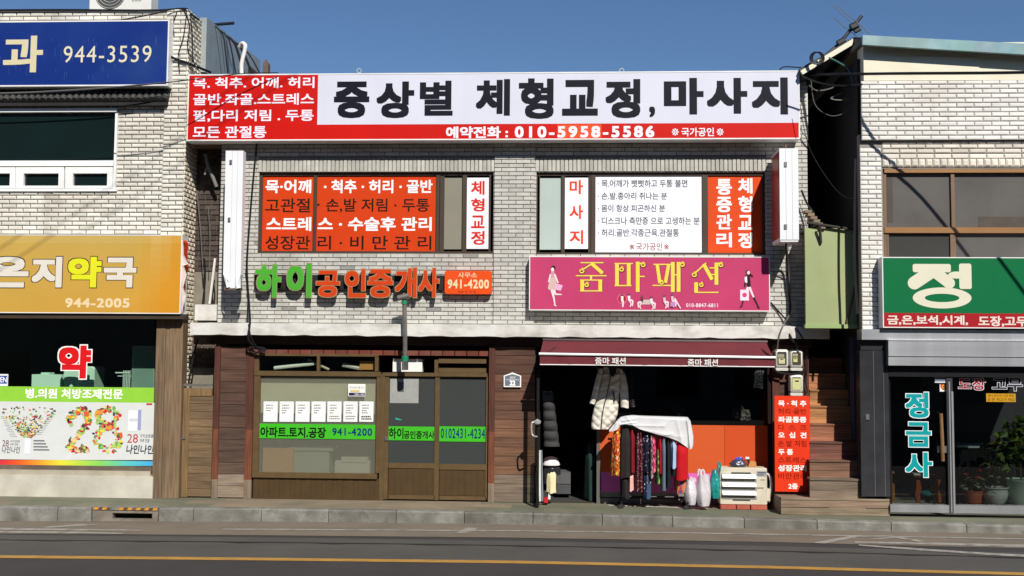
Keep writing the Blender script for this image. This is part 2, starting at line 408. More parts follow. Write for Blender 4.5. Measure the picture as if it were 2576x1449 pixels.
# concrete canopy slab
X0,X1=P(478,828,-.25).x,P(2087,838,-.25).x
b=B(); zs0,zs1=P(1280,847,-.25).z,P(1280,817,-.25).z
nx=60; prev=None
for i in range(nx):
    xa=X0+(X1-X0)*i/nx; xb=X0+(X1-X0)*(i+1)/nx
    f=lambda x,k: .006*math.sin(x*9+k)+.005*math.sin(x*23+2*k)
    b.hexa([(xa,-.25,zs0+f(xa,1)),(xb,-.25,zs0+f(xb,1)),(xb,.011,zs0),(xa,.011,zs0),(xa,-.25,zs1+f(xa,3)),(xb,-.25,zs1+f(xb,3)),(xb,.011,zs1+.012),(xa,.011,zs1+.012)])
b.build('canopy_slab',m_slab,MB_)
b=B(); b.pbox(490,766,545,806,.03,.3); b.build('canopy_upstand',m_slab,MB_)
# upper windows
def upper_window(hole,parts_px,frames):
    t=B((66,56,48)); X0,X1,Z0,Z1=hole; f=.045
    t.box(X0,X1,.05,.16,Z1-f,Z1); t.box(X0,X1,.03,.16,Z0,Z0+f*.8); t.box(X0,X0+f,.05,.16,Z0+f*.8,Z1-f); t.box(X1-f,X1,.05,.16,Z0+f*.8,Z1-f)
    for a_,c_,yy in frames:
        xa,xb=P(a_,540,.05).x,P(c_,540,.05).x; t.box(xa,xb,yy,.155,Z0+f*.8,Z1-f)
    return t.build('window',m_frame,MB_)
m_gl=glass('clear_glass',(238,243,239)); 
W1=upper_window(w1,None,[(788,796,.045),(1097,1105,.045),(1106,1117,.06),(1163,1174,.05),(1230,1240,.05)])
W2=upper_window(w2,None,[(1352,1358,.05),(1412,1421,.055),(1480,1486,.06),(1487,1498,.045),(1767,1781,.045)])
def pane(parent,x0,y0,x1,y1,Y,col,name='vinyl_panel',mat=None,th=.006):
    b=B(col); b.pbox(x0,y0,x1,y1,Y,Y+th); return b.build(name,mat or m_vin,parent)
OR=(200,60,14)
a1=pane(W1,655,440,788,633,.075,OR); a2=pane(W1,796,440,1097,633,.075,OR)
a3=pane(W1,1173,447,1231,626,.07,(232,232,238))
pane(W1,1117,445,1164,627,.09,(132,128,114),'window_pane',M('misted_pane',(138,134,120),.15,var=.06,sc=2))
K=(38,20,16); WH=(238,238,240); RD=(206,44,30)
text([('목·어깨',(668,452,783,486)),('스트레',(670,546,783,581))],.0735,WH,W1,r=.026)
text([('· 척추 · 허리 · 골반',(815,452,1088,486)),('스 · 수술후 관리',(799,546,1086,581))],.0735,WH,W1,r=.026)
text([('고관절',(667,499,780,534)),('성장관',(667,593,780,628)),('·',(798,512,804,518))],.0735,K,W1,r=.012)
text([('손,발 저림 · 두통',(820,499,1080,534)),('리 · 비 만 관 리',(799,593,1085,628))],.0735,K,W1,r=.012)
text([(ch,(1185,y0,1219,y1)) for ch,y0,y1 in (('체',455,490),('형',499,532),('교',542,574),('정',581,616))],.0685,RD,W1,r=.024)
pane(W2,1358,447,1413,628,.09,(196,216,206),'window_pane',M('frosted_pane',(176,190,184),.2,var=.04,sc=2))
pane(W2,1420,447,1480,626,.07,(230,230,236)); pane(W2,1498,440,1766,635,.072,(232,233,240)); pane(W2,1780,440,1919,637,.075,(212,72,26))
text([(ch,(1433,y0,1467,y1)) for ch,y0,y1 in (('마',453,488),('사',516,551),('지',579,614))],.0685,(222,66,34),W2,r=.024)
GY=(74,74,80)
text([('· 목.어깨가 뻣뻣하고 두통 불면',(1504,452,1729,471)),('· 손.발.종아리 쥐나는 분',(1504,484,1678,502)),('· 몸이 항상 피곤하신 분',(1504,515,1673,533)),
      ('· 디스크나 측만증 으로 고생하는 분',(1504,546,1760,565)),('· 허리.골반.각종근육.관절통',(1504,576,1708,595))],.0705,GY,W2,r=.01,n=5)
text([('국가공인',(1600,611,1666,630),.008),('※',(1583,614,1596,628),0),('※',(1670,614,1683,628),0)],.0705,(150,52,52),W2)
text([(ch,(1802,y0,1841,y1)) for ch,y0,y1 in (('통',450,490),('증',495,534),('관',539,577),('리',585,622))]+
     [(ch,(1857,y0,1893,y1)) for ch,y0,y1 in (('체',448,487),('형',493,534),('교',541,578),('정',585,624))],.0735,WH,W2,r=.028)
# ---- ground floor of the main building
ZG=ZS0
XG0=P(537,1000,0).x; 
b=B((46,28,24)); 
b.box(XL-.1,XR+.05,.0,.05,P(900,868,0).z,ZG+.02)               # dark timber head under the canopy
b.build('shop_head',m_wood,MB_)
b=B((132,62,44)); X0,X1,Z0,Z1=rc(637,879,1228,894,-.005)
bricks(b,X0,X1,Z0,Z1,.19,.09,.01,.03,.004,[],(108,52,38),lambda u,v,w_:(u,.01-w_,v),.15); b.build('red_tile_course',m_brick,MB_)
def boards(name,x0,y0,x1,y1,rowsz,Y,stain,grey,split,posts,parent=MB_,greybot=2,label=None):
    X0,X1,Z0,Z1=rc(x0,y0,x1,y1,Y); Z0=max(Z0,.003)
    b=B(stain); n=rowsz; h=(Z1-Z0)/n
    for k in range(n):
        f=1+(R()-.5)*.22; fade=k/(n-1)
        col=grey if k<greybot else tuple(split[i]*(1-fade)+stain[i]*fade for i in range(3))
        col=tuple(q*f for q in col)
        b.box(X0,X1,Y+.002*R(),Y+.03,Z0+k*h+.004,Z0+(k+1)*h-.002,col)
    b.box(X0,X1,Y+.02,Y+.06,Z0,Z1,(24,16,12))
    o=b.build(name,m_wood,parent,label)
    for a_,c_ in posts:
        p_=B(stain); xa,xb=P(a_,(y0+y1)/2,Y-.03).x,P(c_,(y0+y1)/2,Y-.03).x; zc=Z0+(Z1-Z0)*.12
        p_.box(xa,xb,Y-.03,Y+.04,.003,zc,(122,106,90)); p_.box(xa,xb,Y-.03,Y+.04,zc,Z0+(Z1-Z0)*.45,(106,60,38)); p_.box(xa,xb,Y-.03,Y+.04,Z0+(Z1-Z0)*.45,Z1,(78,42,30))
        p_.build('timber_post',m_woodv,o)
    return o
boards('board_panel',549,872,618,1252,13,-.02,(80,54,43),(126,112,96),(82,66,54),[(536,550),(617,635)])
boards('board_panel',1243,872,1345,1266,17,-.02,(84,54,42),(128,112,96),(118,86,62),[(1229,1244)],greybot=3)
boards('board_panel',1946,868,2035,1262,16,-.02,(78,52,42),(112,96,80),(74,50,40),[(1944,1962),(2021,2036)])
# estate agency front
SF=T('agency_shopfront','bronze aluminium shopfront with frosted window and sliding doors under green lettered bands','shopfront',(P(638,1250,0).x,0,0))
def fr(b,rects,Y0,Y1,c=None):
    for r_ in rects: b.pbox(*r_,Y0,Y1,c)
b=B((122,98,64)); fr(b,[(638,934,957,946),(646,890,952,896),(797,896,804,934)],-.03,.06); fr(b,[(634,1190,948,1203)],-.05,.05); fr(b,[(637,896,651,934),(637,946,652,1190),(943,896,952,934),(946,946,958,1190)],-.02,.05); fr(b,[(955,940,966,1262)],-.025,.05)
fw=b.build('window_frame',m_bronze,SF)
b=B((86,64,38))
X0,X1,Z0,Z1=rc(637,1203,953,1254,-.01); k=0; x=X0
while x<X1-.02:
    b.box(x,min(x+.082,X1),-.012+.004*(k%2),.03,.003,Z0+(Z1-Z0),(84+10*R(),62+6*R(),36)); x+=.084; k+=1
b.box(X0,X1,.0,.04,.003,Z1,(40,30,18)); b.build('kick_panel',m_bronze2,SF)
m_fro=glass('frosted_glass',(240,242,236),.24,(150,150,136),.12)
m_dkg=glass('tinted_glass',(150,154,156),.46,(90,94,93),.03)
fp=B(); fp.pbox(652,946,946,1190,.02,.026); fp=fp.build('window_pane',m_fro,fw)
tp=B(); tp.pbox(651,897,797,934,.02,.026); tp.pbox(804,897,944,934,.02,.026); tp.build('transom_pane',m_gl,fw)
GB=(62,176,38); NV=(12,34,96); BK=(14,14,14)
g1=pane(SF,652,1067,944,1104,.012,GB,'lettered_band')
text([('아파트.토지.공장',(655,1074,820,1101))],.0105,BK,SF,r=.028); text([('941-4200',(836,1077,936,1096))],.0105,NV,SF,r=.02)
b=B((122,98,64)); fr(b,[(962,938,1226,947)],-.03,.06,(146,118,76)); fr(b,[(966,947,977,1256),(1222,947,1226,1256),(1093,947,1105,1258)],-.01,.05)
fr(b,[(977,1165,1093,1178),(1105,1168,1222,1182)],-.012,.03,(150,122,80)); fr(b,[(977,1246,1093,1256),(1105,1248,1222,1258)],-.01,.03,(110,84,50))
fr(b,[(1093,905,1102,938),(1103,903,1223,914),(1103,926,1223,938)],-.0,.05,(140,114,74))
df=b.build('sliding_door',m_bronze,SF)
b=B(); b.pbox(977,947,1093,1165,.018,.024); b.build('window_pane',m_dkg,df); b=B(); b.pbox(1105,947,1222,1168,.022,.028); b.build('window_pane',m_dkg,df)
b=B((86,64,38))
for a_,c_,yt in ((977,1093,1178),(1105,1222,1182)):
    X0,X1,Z0,Z1=rc(a_,yt,c_,1247,.0); x=X0
    while x<X1-.02: b.box(x,min(x+.098,X1),.0+.003*R(),.03,Z0,Z1,(86+8*R(),64,36)); x+=.1
    b.box(X0,X1,.02,.035,Z0,Z1,(40,30,18))
b.build('door_panel',m_bronze2,df)
b=B((200,196,186)); b.pbox(968,1098,976,1108,-.03,0,(170,165,150)); b.build('door_latch',M('steel',(170,170,170),.3,metal=.8),df)
pane(SF,976,1073,1093,1108,.008,GB,'lettered_band'); pane(SF,1105,1073,1222,1111,.012,GB,'lettered_band')
text([('하이',(978,1076,1015,1104)),('공인중개사',(1016,1084,1093,1104))],.0065,BK,SF,r=.022); text([('0102431-4234',(1109,1078,1220,1103))],.0105,NV,SF,r=.012)
b=B(); b.pbox(1104,913,1223,927,.02,.025); b.build('transom_pane',m_gl,SF)
# agency room behind the glass
Zc=ZG-.12
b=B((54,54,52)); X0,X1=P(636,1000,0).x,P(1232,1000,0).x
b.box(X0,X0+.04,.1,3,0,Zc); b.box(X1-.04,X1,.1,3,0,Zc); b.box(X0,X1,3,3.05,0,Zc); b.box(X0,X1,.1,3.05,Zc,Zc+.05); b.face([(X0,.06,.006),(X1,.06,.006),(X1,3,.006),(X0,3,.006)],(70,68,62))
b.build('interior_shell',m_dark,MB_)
def solo(b,name,mat,label,cat,group=None,smooth=False): return b.build(name,mat,None,label,cat,group,smooth=smooth)
m_card=M('cardboard',(184,128,68),.85,var=.06,sc=4)
b=B(); b.pbox(661,1127,738,1190,.06,.1); solo(b,'cardboard_sheet',m_card,'brown cardboard sheet leaning inside the frosted shop window','cardboard')
b=B((196,194,180)); b.pbox(655,950,944,1040,.10,.13); solo(b,'window_blind',M('cream_blind',(226,222,200),.8,var=.05),'cream roller blind pulled half down behind the frosted window','blind')
b=B((150,160,150)); b.pbox(738,1132,828,1190,.2,.6); b.pbox(726,1126,838,1134,.18,.62); solo(b,'counter_desk',M('desk_laminate',(150,158,148),.6,var=.05),'pale grey desk seen blurred through the frosted window','desk')
b=B((190,190,180)); b.pbox(842,1160,930,1190,.25,.6); b.pbox(858,1150,925,1163,.24,.5); solo(b,'sofa',M('sofa_cloth',(188,186,176),.8),'whitish low seat seen blurred at the right of the frosted window','sofa')
# transom clutter
for i,(pts,r_,cc,lab) in enumerate([([(690,926),(790,915)],.03,(220,218,210),'white rolled paper tube lying behind the left transom pane'),([(775,905),(828,930)],.02,(190,176,150),'thin wooden stick lying slanted behind the transom mullion'),([(862,918),(912,928)],.035,(200,196,184),'grey white paper roll lying behind the right transom pane')]):
    b=B(cc); b.tube([P(*p_,.12+.02*i) for p_ in pts],r_,8); solo(b,'paper_roll',M('paper_stock',vc=True,rough=.8,var=.08),lab,'paper roll','odds and ends behind the transom')
b=B(); b.pbox(905,908,938,930,.1,.3); solo(b,'cardboard_box',m_card,'tan cardboard box behind the right end of the transom','box')
b=B((225,224,218)); b.pbox(988,903,1062,935,.1,.35); solo(b,'white_carton',M('paper_stock',vc=True,rough=.8,var=.08),'white carton stored above the sliding doors beside the flue','box')
# papers on the frosted window
for i,x in enumerate((497,623,748,873,997,1123,1248)):
    x0=(800+x/1.958)/1.5901; x1=x0+35.5; t=B((232,232,230)); t.pbox(x0,1010,x1,1061,.0145,.017)
    pr=t.build('paper_notice',M('white_paper',vc=True,rough=.7,var=.03),None,['white property notice sheet, first from the left in the agency window','white property notice sheet, second from the left in the agency window','white property notice sheet, third from the left in the agency window','white property notice sheet in the middle of the row of seven','white notice sheet with an added slip at its foot, third from the right','white notice sheet with a taped slip, second from the right','white notice sheet with bold handwriting, nearest the sliding door'][i],'notice','property notices on the agency window')
    b=B((120,120,118)); 
    for k,(yy,ln) in enumerate(((1018,.7),(1025,.72),(1031,.5),(1037,.35 if i not in(5,6) else .6))):
        if i==0 and k==3: continue
        xx=x0+6; xe=x0+6+26*ln
        while xx<xe: d=2+R()*2.5; b.pbox(xx,yy,min(xx+d,xe),yy+3,.0138,.0143,(128,128,126)); xx+=d+.9
    if i>=4:
        for yy in (1046,1052): 
            xx=x0+5
            while xx<x0+28: d=2+R()*3; b.pbox(xx,yy,xx+d,yy+(3 if i<6 else 4),.0138,.0143,(70,70,70) if i==6 else (120,120,118)); xx+=d+1
    b.build('handwriting',m_vin,pr)
t=B((236,236,228)); t.pbox(876,966,919,997,.0145,.018); stt=t.build('window_sticker',m_vin,None,'small white and navy association sticker on the frosted window','sticker')
b=B((44,34,84)); b.pbox(877.5,988,918,995.5,.0136,.0142,(44,34,84)); b.pbox(881,981,905,987,.0136,.0142,(206,184,130)); b.build('colour_band',m_vin,stt)
text([('한국공인중개사',(880,972,917,979)),],.0134,(80,80,78),stt,r=.0,n=0); text([('1588-1480',(891,989.5,916,994.5))],.0134,(225,225,230),stt,r=.0,n=0)
b=B((150,152,148)); b.pbox(981,953,1053,1014,.0155,.0175); b.pbox(1000,960,1016,986,.0148,.0152,(80,82,82)); solo(b,'poster_sheet',M('faded_paper',vc=True,rough=.7,var=.1,sc=6),'faded grey poster taped inside the left sliding door','poster')
b=B((40,160,140)); b.prism([(P(x,y,.0145).x,P(x,y,.0145).z) for x,y in ((994,1050),(1012,1056),(1008,1057),(996,1056))],.0145,.0165); solo(b,'torn_sticker',m_vin,'torn turquoise sticker scrap on the left sliding door','sticker')
b=B((214,208,196)); 
rr=[]
for k,y in enumerate((960,1000,1040,1080,1120,1162)):
    xc=1218-k*1.5; wd=3+k*1.8; rr.append([(P(xc+wd*math.cos(a)*(1+.15*math.cos(5*a)),y,.25).x,.25+.06*math.sin(a),P(xc,y,.25).z) for a in (2*math.pi*j/14 for j in range(14))])
b.rings(rr); solo(b,'door_curtain',M('curtain_cloth',(214,208,196),.85),'white curtain bunched inside the right sliding door','curtain',smooth=True)
# ---- clothes shop front
CS=T('clothes_shopfront','open clothes shop front with orange panels beneath a dark display window','shopfront',(P(1350,1265,0).x,.0,0))
b=B(); X0,X1,Z0,Z1=rc(1504,1069,1934,1190,.02)
xm=P(1822,1130,.02).x
b.box(X0+.03,xm,.02,.07,Z0,Z1,(196,80,26)); b.box(xm+.004,X1,.02,.07,Z0,Z1,(194,68,6)); b.build('orange_panel',M('orange_board',vc=True,rough=.6,var=.04,sc=2),CS)
b=B(); b.pbox(1511,1190,1934,1240,.02,.07,(218,98,184)); b.build('pink_panel',M('pink_board',(214,96,180),.6,var=.04,sc=2),CS)
b=B(); X0,X1,Z0,Z1=rc(1504,1240,1934,1268,.02); b.box(X0,X1,.02,.1,.003,(Z0+Z1)/2-.01,(120,116,112)); b.box(X0,X1,.025,.1,(Z0+Z1)/2+.005,Z1,(130,126,122)); b.build('stone_base',M('stone_base_mat',vc=True,rough=.8,var=.12,sc=5),CS)
b=B((120,118,112)); b.pbox(1501,925,1510,1268,-.01,.08); b.pbox(1932,925,1945,1262,-.01,.08,(40,26,24)); b.build('door_jamb',M('jamb_metal',vc=True,rough=.4,metal=.5,var=.08),CS)
b=B(); b.pbox(1510,925,1932,1069,.03,.036); b.build('window_pane',glass('dark_shop_glass',(205,208,208)),CS)
# room
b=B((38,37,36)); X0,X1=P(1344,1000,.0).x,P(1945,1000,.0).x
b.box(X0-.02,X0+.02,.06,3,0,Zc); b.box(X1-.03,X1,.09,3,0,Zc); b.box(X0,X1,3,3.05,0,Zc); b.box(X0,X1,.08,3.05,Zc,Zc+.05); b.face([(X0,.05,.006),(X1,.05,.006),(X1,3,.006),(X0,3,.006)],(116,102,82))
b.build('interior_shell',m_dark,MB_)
# entrance door swung open, seen on edge
t=T('glass_door','glass shop door swung open towards the street with steel D handle','door',(P(1353,1272,-.5).x,-.5,.0))
xd=P(1353,1150,-.55).x; zt=P(1353,930,-.3).z
b=B((30,28,28)); b.box(xd-.02,xd+.02,-.62,-.55,.02,zt); b.box(xd-.02,xd+.02,-.03,.03,.02,zt); b.box(xd-.02,xd+.02,-.55,-.03,.02,.14); b.box(xd-.02,xd+.02,-.55,-.03,zt-.08,zt); b.build('door_frame',M('black_steel',(34,32,32),.4,metal=.4),t)
b=B(); b.box(xd-.004,xd+.004,-.55,-.03,.14,zt-.08); b.build('door_pane',m_gl,t)
b=B((210,210,210)); q=[P(1352,1060,-.6),P(1341,1062,-.66),P(1337,1068,-.66),P(1338,1090,-.66),P(1343,1097,-.66),P(1353,1099,-.6)]
b.tube(q,.014,8); b.build('door_handle',M('chrome',(222,222,222),.25,metal=.6,var=0),t,smooth=True)
b=B((225,222,215)); c0=P(1352,1062,-.64); b.lathe(c0.x,c0.y,[(.0,c0.z-.05),(.05,c0.z-.02),(.055,c0.z+.02),(0,c0.z+.05)],12); b.build('door_bell',M('chrome',(222,222,222),.25,metal=.6,var=0),t,smooth=True)
# awning
t=T('awning','burgundy roll out shop awning with white front bar and lettered valance','awning',(P(1363,890,-.3).x,-.3,P(1363,890,-.3).z))
m_aw=M('awning_canvas',(98,33,40),.8,var=.10,sc=2.,bump=.15,bsc=200,dirt=.25,dsc=1.3,dcol=(84,30,38))
b=B(); n=40
tl,tr_=P(1366,858,-.28),P(1928,862,-.28); bl,br=P(1358,888,-.82),P(1949,899,-.82)
def lerp(a,c,t_): return a+(c-a)*t_
for i in range(n):
    s0,s1=i/n,(i+1)/n
    for k in range(4):
        q=[]
        for s_,v in ((s0,k/4),(s1,k/4),(s1,(k+1)/4),(s0,(k+1)/4)):
            p_=lerp(lerp(tl,tr_,s_),lerp(bl,br,s_),v); sag=.018*math.sin(v*math.pi)*(1+.5*math.sin(s_*21)); q.append((p_.x,p_.y,p_.z-sag))
        b.face(q)
vb0,vb1=P(1358,917,-.83),P(1949,923,-.83); vt0,vt1=P(1358,891,-.825),P(1950,900,-.825)
for i in range(n):
    s0,s1=i/n,(i+1)/n; q=[]
    for s_,v in ((s0,1),(s1,1),(s1,0),(s0,0)):
        p_=lerp(lerp(vt0,vt1,s_),lerp(vb0,vb1,s_),v); q.append((p_.x,p_.y-.012*v*math.sin(s_*60)*math.sin(s_*17),p_.z))
    b.face(q)
b.build('canvas',m_aw,t,recalc=False,smooth=True)
b=B((235,235,235)); b.tube([P(1356,890,-.84),P(1951,899.5,-.84)],.019,8,smooth=False); b.tube([vb0+Vector((0,-.004,0)),vb1+Vector((0,-.004,0))],.008,6,smooth=False); b.build('front_bar',M('white_enamel',(232,232,230),.35,var=.04),t)
b=B((40,20,22)); b.tube([P(1366,856,-.24),P(1930,861,-.24)],.035,8,smooth=False)
for p0,p1 in (((1420,862),(1372,890)),((1900,866),(1938,896))): b.tube([P(*p0,-.2),P(*p1,-.80)],.014,6,smooth=False)
b.build('roller',M('awning_metal',(46,30,30),.5,metal=.3),t)
text([('줌마 패션',(1497,899,1574,917)),('줌마 패션',(1730,903,1806,921))],-.852,(232,228,224),t,r=.014)
# agency flue pipe
t=T('flue_pipe','steel stove flue pipe rising past the canopy with tee top and green tape','pipe',(P(1018,930,-.3).x,-.3,P(1018,930,-.3).z))
m_fl=M('galvanised_pipe',(146,140,134),.36,metal=.6,var=.12,sc=4,dirt=.3,dsc=5)
b=B(); b.tube([P(1017,745,-.36),P(1018,800,-.36),P(1019,850,-.34),P(1019,925,-.30)],.036,12); b.build('pipe_run',m_fl,t,smooth=True)
b=B(); b.tube([P(1001,750,-.39),P(1029,744,-.39)],.045,12,smooth=False); b.build('pipe_tee',m_fl,t,smooth=True)
b=B((30,140,92)); b.tube([P(1017,757,-.36),P(1017,765,-.36)],.047,12,smooth=False); b.tube([P(1019,896,-.31),P(1019,908,-.30)],.056,12,smooth=False); b.build('green_tape',M('green_tape_mat',(20,132,88),.5),t)
b=B(); b.tube([P(1019,908,-.31),P(1019,931,-.31)],.05,14,smooth=False); b.build('drip_can',M('bright_tin',(205,205,200),.2,metal=.9,var=.1,sc=12),t)

# ================================================================ SIGNS ON THE MAIN BUILDING
m_sgn=m_vin
def signbox(name,label,cat,x0,y0,x1,y1,Y,depth,framec=(226,226,224),fw=.02,group=None,mat=None):
    X0,X1,Z0,Z1=rc(x0,y0,x1,y1,Y); t=T(name,label,cat,(X0,Y+depth,Z0),group)
    b=B(framec); b.box(X0,X1,Y+.012,Y+depth,Z0,Z1)
    b.box(X0,X1,Y,Y+.0119,Z1-fw,Z1); b.box(X0,X1,Y,Y+.0119,Z0,Z0+fw); b.box(X0,X0+fw,Y,Y+.0119,Z0+fw,Z1-fw); b.box(X1-fw,X1,Y,Y+.0119,Z0+fw,Z1-fw)
    b.build('sign_case',mat or m_alu,t); return t,(X0+fw,X1-fw,Z0+fw,Z1-fw)
def wbox(b,x0,x1,z0,z1,Y,th=.006,c=None): b.box(x0,x1,Y,Y+th,z0,z1,c)
YS=-.30
t,(sx0,sx1,sz0,sz1)=signbox('shop_sign','long red and white rooftop fascia sign for posture correction and massage','sign',471,182,2012,352,YS,.27)
X1r=P(799,250,YS).x; Zr=P(1400,311,YS).z
b=B((204,26,16)); wbox(b,sx0,X1r,sz0,sz1,YS+.004); wbox(b,X1r,sx1,sz0,Zr,YS+.0041); b.build('red_panel',M('red_acrylic',(196,20,10),.4,spec=.2,var=.06,sc=1.2,streak=.12,scol=(150,40,30)),t)
b=B((222,224,240)); wbox(b,X1r,sx1,Zr,sz1,YS+.004); b.build('white_panel',M('white_acrylic',(208,209,222),.4,spec=.2,var=.03,sc=1.2,streak=.1,scol=(180,180,190)),t)
b=B((230,80,36)); q=rc(1402,313,1513,348,YS); wbox(b,*q,YS+.002,.0019); b.build('orange_patch',m_vin,t)
YT=YS+.0015
text([('목. 척추. 어깨. 허리',(486,194,791,222),.02),('골반.좌골.스트레스',(486,235,790,264),.02),('팔,다리 저림 . 두통',(486,276,789,306),.02),('모든 관절통',(485,317,670,347),.02)],YT,(236,228,240),t)
BN=(17,19,30)
text([('증',(840,205,929,297),.04,16),('상',(947,205,1042,297),.04,16),('별',(1056,203,1139,291),.034,16),('체',(1197,199,1283,291),.036,16),('형',(1305,197,1393,299),.036,16),('교',(1414,201,1504,291),.042,16),('정',(1523,199,1611,297),.04,16),(',',(1633,268,1648,295),.02,10),('마',(1670,196,1770,288),.045,16),('사',(1778,196,1880,286),.045,16),('지',(1891,195,1982,288),.045,16)],YT,BN,t)
text([('예약전화 :',(1122,318,1278,348),.03),('010-5958-5586',(1295,317,1646,346),.035),('국가공인',(1714,321,1796,343),.02),('※',(1690,323,1707,341),.004),('※',(1803,323,1820,341),.004)],YS+.0008,(238,232,240),t)
b=B((226,226,224))
for px in (903,1564):
    c0=P(px,183,YS+.1); b.tube([(c0.x+.035*math.cos(a),c0.y,c0.z+.035+.035*math.sin(a)) for a in (2*math.pi*k/12 for k in range(13))],.008,6,smooth=False)
b.build('lifting_eye',M('chrome',(222,222,222),.25,metal=.6,var=0),t)
b=B((214,212,206)); b.pbox(1998,215,2032,352,-.02,.3); b.build('parapet_end',M('white_render',(222,220,212),.8,var=.06,dirt=.3,dsc=3),MB_)
b=B((120,104,88)); X0,X1,Z0,Z1=rc(476,352,560,358,-.02); b.box(X0,XR,-.03,1.2,Z0-.02,Z0+.03); b.build('soffit',M('soffit_board',(132,112,94),.85,var=.1),MB_)
# channel letters of the agency
t=T('channel_letter_sign','green and orange channel letters of the estate agency on a black rail','sign',(P(640,748,0).x,0,P(640,748,0).z))
b=B((32,30,30)); b.pbox(640,692,1236,727,-.07,-.03); b.build('mounting_rail',M('black_paint',(32,30,30),.5),t)
def chan(items,face,edge):
    bb=B(edge)
    for it in items:
        for k in range(8): letters(bb,it[0],outline_box(it[1],2.1),-.165+.015*k,it[2]+.016,12,(44,40,38) if k else edge)
    bb.build('letter_body',M('letter_sides',vc=True,rough=.5,var=.05),t,recalc=False)
    text(items,-.168,face,t,name='letter_face',n=12,mat=M('letter_acrylic',vc=True,rough=.35,var=.03))
chan([('하',(643,666,706,748),.038),('이',(722,663,783,748),.038)],(70,162,46),(140,136,104))
chan([('공',(796,681,854,747),.03),('인',(868,677,920,748),.034),('중',(926,678,988,748),.028),('개',(995,674,1048,748),.03),('사',(1053,675,1104,747),.034)],(196,62,18),(170,130,92))
X0,X1,Z0,Z1=rc(1118,681,1237,740,-.14)
def rrect(X0,X1,Z0,Z1,r,n=5):
    pts=[]
    for cx,cz,a0 in ((X1-r,Z1-r,0),(X0+r,Z1-r,90),(X0+r,Z0+r,180),(X1-r,Z0+r,270)):
        for k in range(n+1): a=math.radians(a0+90*k/n); pts.append((cx+r*math.cos(a),cz+r*math.sin(a)))
    return pts
b=B((226,78,24)); b.prism(rrect(X0,X1,Z0,Z1,.04),-.14,-.03,(222,76,22),.006); b.build('number_box',M('letter_acrylic',vc=True,rough=.35,var=.03),t)
text([('사무소',(1152,685,1200,699),.012),('941-4200',(1126,703,1230,726),.03)],-.1415,(222,204,160),t); text([('대표 하 대 경',(1152,731,1196,737),.0)],-.1415,(120,30,10),t)
# pink fashion sign
t,(sx0,sx1,sz0,sz1)=signbox('shop_sign','pink fascia sign with yellow letters and drawings of fashionable women','sign',1331,645,1937,782,-.21,.19,fw=.014)
PK=(196,62,112)
b=B(PK); wbox(b,sx0,sx1,sz0,sz1,-.206); b.build('pink_panel_face',M('pink_acrylic',(186,62,104),.4,spec=.2,var=.07,sc=1.5,streak=.2,scol=(170,80,108)),t)
YP=-.2085
fx_=lambda x,y:((2000+x/1.725)/1.5901,(560+y/1.725)/1.5901)
TK,TN=11.5,3.6   # the ornamental letters: thick and hairline strokes
strokes=[(555,846,712,846,TN),(642,848,556,902,TN),(632,852,706,918,TK),(523,936,733,936,TN),(627,938,627,966,TN*1.6),(566,964,566,1042,TK),(690,964,690,1042,TK),(552,966,704,966,TN),(552,1041,704,1041,TN),
 (806,850,806,1006,TK),(887,850,887,1006,TK),(790,852,915,852,TN),(790,1004,905,1004,TN),(949,840,949,1047,TK),(962,941,996,941,TN),(962,852,985,848,TN),
 (1058,858,1180,858,TN),(1084,862,1102,988,TK*.9),(1162,862,1140,985,TK*.9),(1052,1003,1182,1003,TN),(1191,842,1191,1047,TK),(1231,842,1231,1047,TK),(1204,930,1220,930,TN),(1240,850,1260,846,TN),
 (1420,848,1334,928,TN),(1404,856,1462,962,TK),(1446,882,1488,882,TN),(1446,928,1488,928,TN),(1492,846,1492,998,TK),(1502,852,1522,848,TN),(1352,982,1352,1052,TK),(1344,1051,1506,1051,TN)]
def seg(b,x0,y0,x1,y1,w,Y,dx=0,dy=0):
    d=math.hypot(x1-x0,y1-y0) or 1; nx,ny=-(y1-y0)/d*w,(x1-x0)/d*w
    q=[P(*fx_(x+dx,y+dy),Y) for x,y in ((x0+nx,y0+ny),(x1+nx,y1+ny),(x1-nx,y1-ny),(x0-nx,y0-ny))]
    b.rings([[(p_.x,Y,p_.z) for p_ in q],[(p_.x,Y+.0006,p_.z) for p_ in q]])
scr=[(562,905,18),(596,1000,16),(836,893,17),(985,862,17),(1112,985,15),(1256,860,17),(1338,930,18),(1522,862,16),(1386,1000,16)]
for nm_,cc,Y_,d_ in (('letter_shade',(54,34,26),YP,5),('letter_shade',(226,198,120),YP-.0009,2.6),('lettering',(228,208,76),YP-.0018,0)):
    b=B(cc)
    for k,s_ in enumerate(strokes): seg(b,*s_,Y_-.00002*k,d_*1.3,d_*.6)
    for cx,cy,rr_ in scr: b.tube([P(*fx_(cx+d_*1.3+rr_*(1-.04*k)*math.cos(a),cy+d_*.6+rr_*(1-.04*k)*math.sin(a)),Y_) for k,a in enumerate([-math.pi/2+math.pi*2*j/12 for j in range(15)])],.0125 if d_==0 else .010,5,smooth=False)
    b.build(nm_,m_vin,t,recalc=False)
text([('010-8847-6811',(1726,763,1806,773),.02)],YP,(234,214,224),t)
def figure(items,Y):
    b=B()
    for k,(pts,c_) in enumerate(items):
        q=[P(x,y,Y-.0004*k) for x,y in pts]; b.face([(p_.x,p_.y,p_.z) for p_ in q][::-1],c_)
    return b
def limb(x0,y0,x1,y1,w0,w1):
    d=math.hypot(x1-x0,y1-y0); nx,ny=-(y1-y0)/d,(x1-x0)/d
    return [(x0+nx*w0,y0+ny*w0),(x1+nx*w1,y1+ny*w1),(x1-nx*w1,y1-ny*w1),(x0-nx*w0,y0-ny*w0)]
